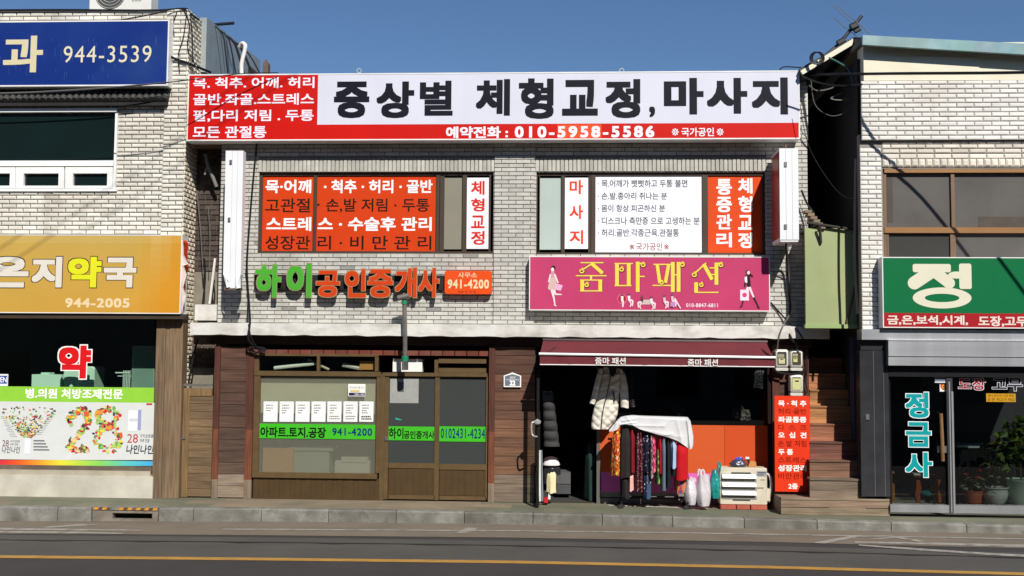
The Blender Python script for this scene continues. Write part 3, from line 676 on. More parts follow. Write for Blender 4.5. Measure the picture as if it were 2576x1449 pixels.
def oval(x,y,a,b_,n=12): return [(x+a*math.cos(2*math.pi*k/n),y+b_*math.sin(2*math.pi*k/n)) for k in range(n)]
SK=(238,214,214); DK=(64,32,44)
f=[(oval(1392,674,6,6),DK),(oval(1390,678,4,5),SK),(limb(1390,682,1391,700,4,6),(196,150,160)),(limb(1395,690,1404,712,2.2,1.8),SK),(limb(1385,690,1380,710,2,1.6),SK),([(1385,698),(1397,698),(1404,728),(1393,730),(1380,729),(1378,724)],(206,176,166)),
   (limb(1388,729,1393,748,3.2,2.4),SK),(limb(1393,748,1396,766,2.4,1.4),SK),(limb(1394,729,1396,740,3,2.4),SK),(limb(1396,740,1413,741,2.2,1.3),SK),([(1397,712),(1416,718),(1410,732),(1394,728)],(224,170,200)),([(1393,765),(1400,768),(1399,771),(1394,769)],SK)]
figure(f,YP-.0005).build('printed_figure',m_vin,t,recalc=False)
f=[(oval(1880,685,5,7),(120,60,60)),(oval(1883,686,3.4,4.5),SK),(limb(1881,691,1884,722,5,5),(44,26,38)),(limb(1877,694,1873,722,2.2,1.8),(44,26,38)),(limb(1886,692,1894,696,2,1.6),(44,26,38)),(limb(1894,696,1886,688,1.6,1.4),(44,26,38)),([(1873,698),(1879,694),(1880,712),(1874,710)],(236,226,232)),
   (limb(1882,722,1872,748,3.2,2),SK),(limb(1872,748,1866,770,2.2,1.5),(52,28,40)),(limb(1885,722,1896,748,3.2,2),SK),(limb(1896,748,1908,772,2.2,1.5),(52,28,40)),([(1862,729),(1884,729),(1884,756),(1862,756)],(238,214,228)),(oval(1873,742,6,6),(208,70,120)),(limb(1905,770,1911,776,2,1.4),(52,28,40)),(limb(1867,768,1862,774,2,1.4),(52,28,40))]
figure(f,YP-.0005).build('printed_figure',m_vin,t,recalc=False)
f=[(oval(1565,752,12,13),(220,120,150)),(oval(1565,752,10.5,11.5),(170,36,48))]
def sit(x,y,c1,lean=1):
    return [(oval(x,y,3,3.4),(110,70,78)),(limb(x,y+3,x+1*lean,y+15,3,3),c1),(limb(x+lean,y+14,x+10*lean,y+15,2.6,2),SK),(limb(x+10*lean,y+15,x+9*lean,y+29,2,1.2),SK),(limb(x+lean,y+14,x+6*lean,y+24,2.4,1.6),(224,196,204)),(limb(x+6*lean,y+24,x+3*lean,y+31,1.7,1.1),SK)]
f+=[([(1619,754),(1642,754),(1646,766),(1614,766)],(196,180,174))]
f+=sit(1565,742,(236,228,230),.3)+sit(1582,741,(238,224,230))+sit(1615,746,(90,50,60),-1)+sit(1638,748,(210,226,226))+sit(1671,745,(214,176,190))+sit(1691,742,(214,182,196))+[([(1687,759),(1699,759),(1698,771),(1686,771)],(190,130,190)),(limb(1697,750,1712,776,1.8,1.4),SK)]
figure(f,YP-.0005).build('printed_figure',m_vin,t,recalc=False)
# white light box at the left, held off the wall on brackets
t=T('light_box','tall white unlettered light box with torn foot at the left of the brick wall','light box',(P(586,728,-.5).x,-.3,P(586,728,-.5).z))
m_lb=M('white_sheet_metal',(228,229,232),.4,var=.03,sc=3,dirt=.2,dsc=1.5,dcol=(190,188,184))
b=B(); YB=-.55
for a_,c_,x2a,x2c in ((568,585.2,560.5,577.5),(585.8,598.2,578,591),(598.8,612,591.6,605)):
    for k in range(10):
        f0,f1=k/10,(k+1)/10; ya,yb=379+(725-379)*f0,379+(725-379)*f1
        pa=[P(a_+(x2a-a_)*f0,ya,YB),P(c_+(x2c-c_)*f0,ya,YB),P(c_+(x2c-c_)*f1,yb,YB),P(a_+(x2a-a_)*f1,yb,YB)]
        if k==9:
            if a_==568: pa[3]=P(574,706,YB); pa[2]=P(578,725,YB)
            if a_>598: pa[2]=P(603,700,YB); pa[3]=P(593,725,YB)
        q=[(p_.x,p_.y,p_.z) for p_ in pa]; bk=[(p_.x,p_.y+.14,p_.z) for p_ in pa]
        b.rings([q,bk])
b.build('light_box_case',m_lb,t)
b=B((120,110,98)); b.pbox(563,722,604,730,YB+.005,YB+.13); 
for py in (420,690): b.tube([P(584,py,YB+.1),(P(584,py,YB+.1).x,-.0,P(584,py,YB+.1).z)],.018,6,smooth=False)
b.build('wall_bracket',M('rusty_steel',(104,86,72),.7,metal=.3,var=.2,sc=9),t)
b=B((214,214,216)); 
for pts in (((561,688),(568,700),(578,722),(570,724)),((604,700),(605,724),(594,726),(598,712))):
    q=[P(x,y,YB-.01-.03*R()) for x,y in pts]; b.rings([[(p_.x,p_.y,p_.z) for p_ in q],[(p_.x+.004,p_.y+.01,p_.z) for p_ in q]])
b.build('torn_flap',m_lb,t)
b=B((140,140,140)); 
for px,py in ((580,407),(576,552)): b.pbox(px-3,py-5,px+3,py+5,YB-.02,YB-.001)
b.build('lock_clip',M('steel',(170,170,170),.3,metal=.8),t)
# blade sign at the right, edge on
t=T('blade_sign','red faced projecting blade sign seen edge on, white edge, at the right','sign',(P(1975,610,-.4).x,-.02,P(1975,610,-.4).z))
X0,X1,Z0,Z1=rc(1961,373,2009,608,-.72); XA=X0
b=B((228,229,232)); w3=(X1-X0)/3
for k in range(3): b.box(X0+k*w3+.003,X0+(k+1)*w3-.001,-.72,-.10,Z0+.03,Z1)
b.box(X0+.01,X1-.01,-.71,-.11,Z0,Z0+.031,(200,198,190)); b.build('sign_case',m_lb,t)
b=B((150,36,34)); b.box(X0-.004,X0+.0029,-.70,-.12,Z0+.06,Z1-.05); b.build('red_face',M('red_acrylic_dull',(150,38,36),.4,var=.15,sc=5),t)
b=B((110,108,104)); b.tube([(X0+.12,-.1,Z1-.3),(X0+.12,.0,Z1-.3)],.025,6,smooth=False); b.tube([(X0+.12,-.1,Z0+.3),(X0+.12,.0,Z0+.3)],.025,6,smooth=False)
b.tube([(X0+.16,-.4,Z1),(X0+.16,-.4,Z1+.12)],.02,6,smooth=False); b.build('wall_bracket',M('rusty_steel',(104,86,72),.7,metal=.3,var=.2,sc=9),t)
b=B((140,140,140))
for py in (413,570): b.pbox(1973,py-6,1980,py+6,-.735,-.721)
b.build('lock_clip',M('steel',(170,170,170),.3,metal=.8),t)
# vertical orange sign by the stairs
t=B((236,62,14)); t.pbox(1949,996,2038,1237,-.52,-.505); t=t.build('stair_sign',M('orange_vinyl_board',(216,48,6),.45,var=.03,sc=2),None,'vertical orange board listing treatments beside the wooden stairs, ending in 2층','sign')
cy_=lambda v:(1300+v/1.8577)/1.5901
cx_=lambda v:(2050+v/1.8577)/1.5901
rows=[('목 · 척 추',560,605,1),('허리·골반',620,662,0),('좌골통증',680,725,1),('디  스  크',740,780,0),('오  십  견',797,840,1),('손.발 저림',858,905,0),('두 통',922,965,1),('스트레스',980,1025,0),('성장관리',1040,1088,1),('비만관리',1100,1145,0),('2층',1175,1220,1)]
for wv in (1,0):
    text([(s_,(cx_({'두 통':1975,'2층':2050}.get(s_,1974)),cy_(y0),cx_({'두 통':2085,'2층':2120}.get(s_,2184)),cy_(y1)),.03 if wv else .008) for s_,y0,y1,w_ in rows if w_==wv],-.522,(240,236,232) if wv else (128,24,8),t)
# house number plate
X0,X1,Z0,Z1=rc(1267,937,1311,974,-.06)
hp=lambda e:[(X0+e,Z0+e),(X1-e,Z0+e),(X1-e,Z0+(Z1-Z0)*.78-e*.4),((X0+X1)/2,Z1-e*1.3),(X0+e,Z0+(Z1-Z0)*.78-e*.4)]
b=B((236,236,230)); b.prism(hp(0),-.06,-.05,None,.002); pl=b.build('house_number_plate',M('enamel_plate',vc=True,rough=.35,var=.03),None,'slate blue house number plate with white border reading 22','sign')
b=B((106,116,128)); b.prism(hp(.019),-.0612,-.0602); b.build('plate_field',M('enamel_plate',vc=True,rough=.35,var=.03),pl)
text([('22',(1282,957,1296.5,970),.045),('월변로',(1283,947,1297,951.5),.01),('Wolbyeon-ro',(1281,952,1299,954.3),.0)],-.0618,(240,240,240),pl)
b=B((230,230,228)); b.pbox(1273,955,1306,956,-.0619,-.0614); b.build('plate_rule',m_vin,pl)
# electricity meters
m_me=M('meter_casing',(206,204,196),.45,var=.05,dirt=.2,dsc=6); m_mi=M('meter_works',vc=True,rough=.4,var=.12,sc=20)
def meter(x0,y0,x1,y1,label,inner):
    Y=-.19; X0,X1,Z0,Z1=rc(x0,y0,x1,y1,Y); t=T('electricity_meter',label,'meter',(X0,-.03,Z0),'electricity meters on the timber pier')
    zc=Z0+(Z1-Z0)*.17
    b=B((206,204,196)); b.prism(rrect(X0,X1,zc,Z1,.04),Y,-.03,None,.02); b.build('meter_case',m_me,t,smooth=True)
    b=B((196,194,188)); b.prism(rrect(X0+.004,X1-.004,Z0,zc-.008,.012),Y+.01,-.03,None,.01); b.build('terminal_cover',m_me,t)
    b=B((64,62,52)); b.prism(rrect(X0+.03,X1-.03,zc+.035,Z1-.035,.02),Y-.002,Y+.002); b.build('meter_window',m_mi,t)
    b=B((190,186,150)); 
    for (u0,v0,u1,v1,cc) in inner: b.box(X0+(X1-X0)*u0,X0+(X1-X0)*u1,Y-.006,Y-.0025,zc+(Z1-zc)*v0,zc+(Z1-zc)*v1,cc)
    b.build('meter_dial',m_mi,t)
meter(1950.5,879,1984,933,'white electricity meter beside the end of the awning, upper left of three',[(.24,.2,.72,.5,(196,190,150)),(.2,.54,.66,.74,(150,146,118)),(.36,.42,.6,.47,(70,68,52))])
meter(1988,880,2020,933,'white electricity meter by the stairs with a small yellow label, upper right of three',[(.24,.3,.56,.56,(206,198,130)),(.2,.62,.6,.78,(160,156,128)),(.3,.47,.5,.52,(70,68,52))])
meter(1987.5,943,2021,996,'white electricity meter with wide yellow green face below the other two',[(.17,.14,.82,.80,(196,198,140)),(.38,.6,.66,.68,(84,88,60))])
# ================================================================ LEFT BUILDING (pharmacy)
m_cream=M('cream_tile_brick',vc=True,rough=.55,var=.08,sc=7,dirt=.35,dsc=1.1,dcol=(140,126,104),streak=.5,scol=(112,100,84),bump=.15,bsc=60)
LX=P(470,300,-.05).x; LXW=P(-420,600,-.05).x
ZLT=P(250,28,-.05).z; ZLB=P(200,592,-.05).z
LB=T('tiled_building','cream tiled two storey building with the pharmacy at its foot','building',(LXW,0,0))
jc=(74,68,60); cb=(215,211,200)
lw=rc(-200,271,293,481,-.05); holes=[lw]
b=B(); wall(b,LXW,LX-.02,ZLB-.6,ZLT,-.04,.12,holes,jc)
fx=LXW; pl=P(412,400,-.05).x
zco,zcu=P(200,273,-.05).z,P(200,250,-.05).z
bricks(b,fx,pl,ZLB-.4,ZLT,.235,.0705,.0125,.021,.013,holes+[(fx,P(293,300,-.05).x,zco-.01,zcu+.02)],cb,lambda u,v,w_:(u,-.035-w_,v),.07)
b.box(pl+.01,LX-.02,-.09,-.041,ZLB-.6,ZLT-.003,jc)
bricks(b,pl,LX,ZLB-.5,ZLT,.235,.0705,.0125,.021,.013,[],cb,lambda u,v,w_:(u,-.085-w_,v),.07)
b.box(LX-.03,LX-.012,-.085,.6,-.1,ZLT-.004,jc)
bricks(b,-.09,.55,.3,ZLT,.15,.0705,.012,.026,.014,[],(216,206,186),lambda u,v,w_:(LX-.015+w_,u,v),.1)
xe_=P(-122,900,0).x; b.box(LXW,xe_,-.02,.4,-.02,ZLB-.61,jc); bricks(b,LXW,xe_,.0,ZLB-.62,.235,.0705,.0125,.021,.013,[],cb,lambda u,v,w_:(u,-.018-w_,v),.07)
b.build('brick_wall',m_cream,LB)
b=B(); bricks(b,fx,P(293,262,-.05).x,zco,zcu+.012,.2,.06,.012,.05,.012,[],(214,204,184),lambda u,v,w_:(u,-.03-w_,v),.12,vert=True,worn=.25); b.build('soldier_course',m_cream,LB)
b=B((58,57,54)); x=fx; zr0,zr1=P(200,252,-.2).z,P(200,222,-.2).z
while x<P(415,240,-.2).x:
    b.tube([(x+.05,-.04,zr1),(x+.05,-.20,zr0)],.055,8,smooth=False,c=(lambda g:(g,g,g-3))(56+12*R())); x+=.105
b.box(fx,P(418,240,-.2).x,-.17,-.04,zr0-.08,zr0-.02,(34,32,30)); b.build('tile_cornice',M('dark_roof_tile',vc=True,rough=.7,var=.2,sc=8),LB,smooth=True)
b=B(); b.box(LX-.2,LX-.031,.13,9,0,ZLT-.03); b.box(LXW,LX-.03,-.03,9,ZLT-.02,ZLT+.03); b.box(LXW,LX-.2,8.8,9,0,ZLT-.03); b.build('rear_walls',m_bside,LB)
# grey sheet metal lean-to on its roof side
A=lambda x,y,Y:P(x,y,Y)
Xg=A(519,100,.5).x; q0=A(503,44,.5); 
b=B((172,178,176)); 
y1_=4.2; Xe=A(655,160,y1_).x
zt0,zt1=A(519,44,.5).z,A(656,152,y1_).z; zb0=A(510,181,.5).z
b.hexa([(q0.x,.5,zb0),(Xg,.5,zb0),(Xe,y1_,zb0),(Xe-.2,y1_,zb0),(q0.x,.5,zt0),(Xg,.5,zt0),(Xe,y1_,zt1),(Xe-.2,y1_,zt1)])
b.build('metal_lean_to',M('grey_sheet_metal',(150,158,158),.45,metal=.1,var=.06,sc=2,dirt=.2,dsc=3),LB)
# big upstairs window
lwn=B((236,236,232)); 
fr(lwn,[(-200,272,293,282),(-200,282,-194,474),(287,282,293,474),(-194,404,287,418),(-200,474,293,481)],-.09,.05)
for a_,c_ in ((-194,-120),(-118,-42),(-40,38.5),(40,161),(164,283.5)):
    xin0,xin1=(a_+19,c_-14); fr(lwn,[(a_,420,c_,436),(a_,467,c_,473),(a_,436,xin0,467),(xin1,436,c_,467)],-.075,.05)
fr(lwn,[(-194,418,287,420.5)],-.05,.05,(190,190,184))
LW=lwn.build('window',M('white_pvc',(238,238,234),.35,var=.03,sc=2,dirt=.15,dsc=2),LB)
m_gd=M('dark_window_film',(18,32,32),.06,var=.2,sc=.8,spec=.5)
b=B(); fr(b,[(-194,282,287,404),(-175,436,-134,467),(-99,436,-56,467),(-21,436,24.5,467),(59,436,147,467),(183,436,269.5,467)],-.02,.0); b.build('window_pane',m_gd,LW)
# blue sign
t,(sx0,sx1,sz0,sz1)=signbox('clinic_sign','dark blue fascia sign with beige lettering and phone number 944-3539','sign',-150,52,424,217,-.30,.24,fw=.022)
b=B((24,54,126)); wbox(b,sx0,sx1,sz0,sz1,-.296); b.build('blue_panel',M('blue_acrylic',(20,46,118),.4,spec=.2,var=.10,sc=.9,dirt=.3,dsc=1.1,dcol=(50,78,120)),t)
b=B((118,140,178))
for k in range(40):
    px=R()*400; py=90+R()*100; ln=6+R()*18; d=(R()-.5)*4
    q=[P(px,py,-.297),P(px+.9,py,-.297),P(px+d+.6,py+ln,-.297),P(px+d,py+ln,-.297)]; b.face([tuple(p_) for p_ in q][::-1])
b.build('surface_cracks',M('cracks',(52,80,138),.5,var=0),t,recalc=False)
text([('과',(8,90,108,182),.03)],-.2985,(206,196,160),t,n=14); text([('944-3539',(160,115,381,157),.0)],-.2985,(214,206,176),t)
# pharmacy sign
t,(sx0,sx1,sz0,sz1)=signbox('pharmacy_sign','golden yellow pharmacy fascia sign with outlined lettering and a torn right end','sign',-150,590,456,788,-.32,.26,fw=.014,framec=(214,206,196))
mg=M('golden_panel',(206,160,60),.35,var=.05,sc=1,dirt=0)
# printed design: gold that runs to orange at the foot and right end
b=B(); nx,nz=24,10
for i in range(nx):
    for k in range(nz):
        f=(i+.5)/nx; g=(k+.5)/nz; o=max(0,(f-.8)/.2)*.7+.55*(1-g)*(.3+.7*f); o=min(1,o); lt=max(0,1-abs(f-.915)/.03)*max(0,g-.35)*.9+max(0,g-.86)*3*.45
        cc=tuple((190,158,78)[q]*(1-o)+(204,138,34)[q]*o for q in range(3)); cc=tuple(cc[q]*(1-lt)+(214,200,170)[q]*lt for q in range(3))
        b.face([(sx0+(sx1-sx0)*(i)/nx,-.318,sz0+(sz1-sz0)*k/nz),(sx0+(sx1-sx0)*(i+1)/nx,-.318,sz0+(sz1-sz0)*k/nz),(sx0+(sx1-sx0)*(i+1)/nx,-.318,sz0+(sz1-sz0)*(k+1)/nz),(sx0+(sx1-sx0)*i/nx,-.318,sz0+(sz1-sz0)*(k+1)/nz)],cc)
b.build('gold_panel',M('gold_print',vc=True,rough=.4,var=.04,sc=1.4),t,recalc=False)
ph=[('은',(-34,646,72,723)),('지',(80,646,156,723)),('약',(171,646,255,723)),('국',(261,648,343,723))]
text([(s_,outline_box(q_,2.2),.06) for s_,q_ in ph],-.319,(50,44,40),t,n=16,name='letter_outline')
text([(s_,q_,.045) for s_,q_ in ph if s_!='약'],-.3205,(214,208,196),t,n=14); text([('약',(171,646,255,723),.045)],-.3205,(216,216,36),t,n=14)
text([('944-2005',(164,750,326,774),.035)],-.3195,(222,200,160),t)
b=B((212,60,26))
q=[P(x,y,-.2) for x,y in ((458,598),(470,612),(468,650),(473,672),(464,700),(459,786))]
b.rings([[(p_.x,-.31,p_.z) for p_ in q],[(p_.x+.01*R(),-.16,p_.z+.02*R()) for p_ in q]],closed=False,cap=False)
b.build('torn_end_red',M('torn_vinyl_red',(206,56,24),.5,var=.2,sc=9),t,recalc=False)
b=B((222,206,196)); pts=[(456,596),(461,606),(462,640),(474,664),(462,668),(470,690),(461,722),(468,745),(461,770),(458,788)]
for i in range(len(pts)-1):
    p0,p1=P(*pts[i],-.325),P(*pts[i+1],-.325); e0,e1=P(456,pts[i][1],-.31),P(456,pts[i+1][1],-.31)
    b.face([tuple(e0),tuple(p0),tuple(p1),tuple(e1)])
b.build('torn_end_white',M('torn_vinyl_white',(220,204,194),.6,var=.1,sc=9),t,recalc=False)
b=B((30,26,24)); b.pbox(-150,788,456,801,-.28,.05); b.build('sign_underside',m_frame,t)
# timber post and pharmacy front
b=B(); x=388
for wd in (24,11,33):
    X0,X1,Z0,Z1=rc(x,800,x+wd-.8,1242,-.12); b.box(X0,X1,-.12+.012*R(),.1,.003,Z1,(lambda f:(112*f,92*f,70*f))(.92+.16*R())); x+=wd
pst=b.build('timber_post',m_woodv,None,'broad weathered timber post between the pharmacy window and the side gate','post')
PF=T('pharmacy_shopfront','pharmacy shop window over a concrete plinth','shopfront',(P(200,1240,.0).x,.0,0))
XP1=P(387,1000,-.02).x
b=B((190,186,172)); Zq=P(200,1197,-.15).z; b.box(LXW,P(384,1220,-.15).x,-.15,.3,-.05,Zq,(190,186,172)); b.box(LXW,XP1,-.08,.3,Zq,P(200,1187,-.08).z+.02,(168,160,142)); b.box(LXW,XP1,-.03,.1,P(200,1190,0).z,P(200,1171,0).z,(96,84,72))
b.build('plinth',M('old_concrete',vc=True,rough=.9,var=.14,sc=3,bump=.3,bsc=40,dirt=.4,dsc=2,dcol=(150,142,126)),PF)
b=B(); b.pbox(-120,800,387,973,.0,.008); b.build('window_pane',glass('pharmacy_glass',(238,246,241)),PF)
YV=-.012
b=B((140,198,62)); b.pbox(-120,973,387,1011,YV,YV+.008); b.build('green_band',m_vin,PF); b=B((206,209,207)); b.pbox(-120,1011,387,1157,YV,YV+.008); b.build('poster_ground',m_vin,PF)
b=B()
cs=[(0,(206,40,72)),(.13,(222,84,40)),(.25,(226,140,44)),(.42,(222,214,60)),(.66,(130,202,90)),(.84,(90,190,190)),(1,(70,166,222))]
for i in range(60):
    f=i/59
    for k in range(len(cs)-1):
        if cs[k][0]<=f<=cs[k+1][0]:
            g=(f-cs[k][0])/(cs[k+1][0]-cs[k][0]); cc=tuple(cs[k][1][q]*(1-g)+cs[k+1][1][q]*g for q in range(3))
    b.pbox(-14+f*394,1157.2,-14+(f+1/59)*394,1172,YV,YV+.008,cc)
b.build('rainbow_strip',m_vin,PF,recalc=False)
text([('병.의원 처방조제전문',(64,978,309,1003),.03)],YV-.0015,(240,244,236),PF)
# printed fruit: funnel and figure 28
b=B(); fc=[(196,36,40),(214,90,60),(230,150,60),(236,206,60),(110,170,80),(70,140,70),(150,190,110),(60,64,84),(120,70,60),(230,190,160),(180,50,70),(160,200,100)]
def blob(x,y,a,b_,c_,k):
    n=9; q=[P(x+a*math.cos(2*math.pi*j/n)*(.8+.4*R()),y+b_*math.sin(2*math.pi*j/n)*(.8+.4*R()),YV-.001-.00004*k) for j in range(n)]; b.face([tuple(p_) for p_ in q][::-1],c_)
for k in range(330):
    v=R()**.8; y=1024+v*78; hw=72*(1-v)**.9+8; x=70+(R()*2-1)*hw; blob(x,y,1.4+R()*2.2,1.2+R()*1.6,random.choice(fc if R()<.6 else [(120,150,90),(96,100,80),(200,200,190),(86,76,84)]),k%40)
b.build('printed_fruit',m_vin,PF,recalc=False); b=B()
path=[(172,1066),(180,1046),(195,1033),(215,1034),(223,1050),(219,1066),(207,1082),(193,1098),(181,1112),(176,1128),(190,1130),(206,1128),(219,1130)]
p8=[(270+24*math.sin(a),1048-20*math.cos(a)) for a in [2*math.pi*k/12 for k in range(12)]]+[(271+29*math.sin(a),1103-28*math.cos(a)) for a in [2*math.pi*k/14 for k in range(14)]]
for k in range(420):
    if k%2: i=random.randrange(len(path)-1); f=R(); x=path[i][0]*(1-f)+path[i+1][0]*f; y=path[i][1]*(1-f)+path[i+1][1]*f
    else: x,y=random.choice(p8)
    blob(x+(R()-.5)*15,y+(R()-.5)*15,2+R()*4.5,2+R()*4,random.choice(fc),k%60)
b.build('printed_number',m_vin,PF,recalc=False)
b=B((236,238,242)); b.pbox(61,1101,77,1143,YV-.002,YV-.001,(214,218,226)); b.pbox(63,1106,75,1142,YV-.003,YV-.0022,(222,224,230)); b.pbox(322,1032,347,1084,YV-.002,YV-.001,(224,226,232)); b.pbox(346.5,1031,355,1082,YV-.0024,YV-.0014,(150,154,196)); b.build('printed_packs',m_vin,PF)
text([('28',(6,1107,22,1123),.0)],YV-.0015,(110,50,46),PF,n=0); text([('28',(320,1092,347,1114),.0)],YV-.0015,(176,44,56),PF,n=0)
text([('나인나인',(5,1123,50,1140),.01),('가지성분을',(25,1107,50,1113),0),('하루 한알',(25,1115,46,1121),0)],YV-.0015,(60,58,80),PF,shear=.12,n=5)
text([('나인나인',(318,1119,386,1142),.02),('가지성분을',(352,1092,386,1101),0),('하루 한알',(352,1104,376,1113),0),('나인나인',(325,1053,345,1060),0)],YV-.0025,(40,40,72),PF,shear=.12,n=6)
b=B((150,156,150))
for k in range(12):
    y=1047+k*4.6; b.pbox(-4+k*2.6+8*R(),y,12+k*2.8,y+1.4,YV-.002,YV-.001); b.pbox(124-k*3.4,y-6,140-k*3.2,y-4.6,YV-.002,YV-.001)
for k in range(4): b.pbox(84,1107+k*7.6,112+k*4,1110.5+k*7.6,YV-.002,YV-.001,(110,110,116))
b.pbox(368,1014.5,383,1019,YV-.002,YV-.001,(190,40,50)); b.build('printed_captions',m_vin,PF)
text([('약',(144,866,232,955),.075)],-.004,(240,238,236),PF,n=18,name='letter_outline'); text([('약',(147,869,229,952),.05)],-.0055,(206,24,30),PF,n=14)
b=B((230,232,236)); b.pbox(-20,941,20,971,-.008,-.002,(226,228,232)); b.pbox(-18,945,18,965,-.0095,-.0081,(32,66,150)); oo=b.build('open_sign',m_vin,None,'small blue and white OPEN card in the pharmacy window','sign')
text([('OPEN',(-18,948,17,962),.02)],-.0105,(236,238,242),oo)
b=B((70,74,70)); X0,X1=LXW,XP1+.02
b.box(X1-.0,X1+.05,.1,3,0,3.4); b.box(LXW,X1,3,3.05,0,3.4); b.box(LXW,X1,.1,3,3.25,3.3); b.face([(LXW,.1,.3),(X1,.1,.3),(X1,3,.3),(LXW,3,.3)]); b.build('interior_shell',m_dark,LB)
m_mint=M('pale_mint_metal',(206,228,214),.5,var=.05)
b=B(); b.pbox(79,942,154,1010,.5,.9); b.pbox(103,937,124,943,.52,.7); solo(b,'printer',m_mint,'pale boxy machine on the pharmacy counter, left one of two','machine')
b=B(); X0,X1,Z0,Z1=rc(158,921,236,1010,.55); b.prism(rrect(X0,X1,Z0,Z1,.05),.55,.95,None,.02); solo(b,'copier',m_mint,'taller pale rounded machine behind the red lettering in the pharmacy','machine')
b=B((150,172,162)); b.pbox(331,870,388,1010,.6,.65); solo(b,'partition_screen',M('mint_screen',(120,142,134),.6,var=.08),'grey green partition screen inside the pharmacy by the timber post','screen')
b=B((200,210,200)); 
for x in (309,313,317,321,325): b.pbox(x,932,x+1.6,985,.5,.52)
b.pbox(290,936,326,939,.49,.51); b.pbox(296,945,330,947,.5,.52); solo(b,'display_rack',M('white_wire',(205,214,206),.5),'thin white wire rack standing inside the pharmacy window','rack')
# timber side gate
GT=T('side_gate','weathered timber side gate of horizontal boards across the narrow passage','gate',(P(457,1245,.0).x,.0,0))
b=B(); X0,X1,Z0,Z1=rc(474,996,533,1243,.0)
n=13
for k in range(n):
    h=(Z1-.02)/n; b.box(X0-.01,X1,.0+.004*R(),.03,.02+k*h+.002,.02+(k+1)*h-.003,(lambda f:(106*f,86*f,62*f))(.85+.35*R()))
b.box(X0,X1,.025,.04,.02,Z1,(40,30,20)); b.build('gate_boards',m_wood,GT)
b=B((118,94,62)); X0,X1,Z0,Z1=rc(458,976,474,1245,-.012); b.box(X0,X1,-.012,.04,.012,Z1); X0,X1,Z0,Z1=rc(474,977,533,996,-.012); b.box(X0,X1,-.011,.04,Z0,Z1); b.build('gate_frame',m_woodv,GT)
b=B((150,148,144)); b.pbox(455,966,535,972,-.02,.02); b.build('gate_rail',M('galvanised_pipe',(150,146,140),.35,metal=.8),GT); b=B(); b.pbox(452,1098,466,1105,-.03,-.013,(190,184,176)); b.build('gate_latch',M('steel',(170,170,170),.3,metal=.8),GT)
# the narrow gap: low back wall of brown tile over grey render
b=B(); X0,X1=LX-.03,XL+.16
b.box(X0,X1,.47,.6,.0,P(520,680,.45).z,(122,116,104))
b.box(X0,X1,.47,.6,P(520,680,.45).z,ZT-.5,(96,90,84))
bw0=P(520,682,.45).z; bricks(b,X0,X1,bw0,ZT-.5,.2,.085,.012,.022,.004,[],(70,60,54),lambda u,v,w_:(u,.475-w_,v),.2)
bricks(b,X0,X1,P(520,925,.45).z,ZS1-.1,.2,.085,.012,.022,.004,[],(78,68,60),lambda u,v,w_:(u,.475-w_,v),.2)
solo(b,'passage_wall',M('passage_brick',vc=True,rough=.85,var=.15,sc=6),'brown tiled wall with a grey rendered band closing the narrow left passage','wall')
b=B((216,214,208)); b.tube([P(541,650,.1),P(527,764,.1)],.02,6,smooth=False); 
solo(b,'white_conduit',M('white_pipe',(222,220,214),.5),'straight white conduit leaning in the narrow left passage','pipe')
b=B((120,118,114)); b.tube([P(517,388,.2),P(524,420,.2),P(533,440,.22),P(545,470,.25)],.03,7); b.tube([P(522,415,.19),P(515,440,.19)],.018,6); solo(b,'corrugated_hose',M('grey_plastic',(120,118,112),.6),'grey bent drain hose hanging under the roof sign in the left passage','pipe',smooth=True)
# roof air conditioner at the top left
t=T('roof_condenser','white air conditioner outdoor unit on the roof of the tiled building','air conditioner',(P(300,20,.3).x,.3,ZLT+.03))
X0,X1,_,_=rc(224,0,380,15,.15); z0=ZLT+.03
b=B((222,222,216)); b.prism(rrect(X0,X1,z0+.04,z0+.62,.02),.15,.45,None,.012); b.build('casing',M('condenser_casing',(220,219,212),.45,var=.04,dirt=.15,dsc=3),t)
b=B((70,72,72)); cx=X0+(X1-X0)*.34; cz=z0+.33
b.prism([(cx+.26*math.cos(2*math.pi*k/24),cz+.26*math.sin(2*math.pi*k/24)) for k in range(24)],.144,.1495)
for k in range(1,6): b.tube([(cx+.05*k*math.cos(a),.141,cz+.05*k*math.sin(a)) for a in [2*math.pi*j/20 for j in range(21)]],.006,5,(186,186,180),smooth=False)
b.build('fan_grille',M('grille_wire',vc=True,rough=.5),t)
b=B(); b.box(X0+.1,X0+.18,.15,.45,z0-.03,z0+.04,(60,58,56)); b.box(X1-.18,X1-.1,.15,.45,z0-.03,z0+.04,(60,58,56)); b.build('foot',M('black_rubber',(40,40,40),.7),t)
text([('인버터',(527/1.59,-4,565/1.59,2))],.135,(120,120,118),t,r=.01)
b=B((226,226,222)); b.tube([P(608,186,.5),P(608,160,.5),P(615,130,.5),P(617,115,.5),P(610,109,.55),P(603,118,.6)],.035,9); solo(b,'vent_pipe',M('white_pipe',(222,220,214),.5),'white gooseneck vent pipe rising behind the left end of the red roof sign','pipe',smooth=True)
b=B((32,34,40)); b.tube([P(538,62,1.5),P(588,58,1.4)],.028,7,smooth=False); solo(b,'short_pipe',M('dark_pipe',(36,38,46),.5),'short dark pipe sticking out from the grey metal lean-to','pipe')
b=B((110,92,78)); X0,X1,Z0,Z1=rc(661,158,674,190,2); b.box(X0,X1,2,2.15,Z0,Z1); b.prism([(X0,Z1),(X1,Z1),((X0+X1)/2,Z1+.08)],2.02,2.1); solo(b,'chimney_stub',M('old_brick_stub',(104,88,78),.9,var=.2,sc=9),'small square brick flue stub behind the red roof sign','chimney')

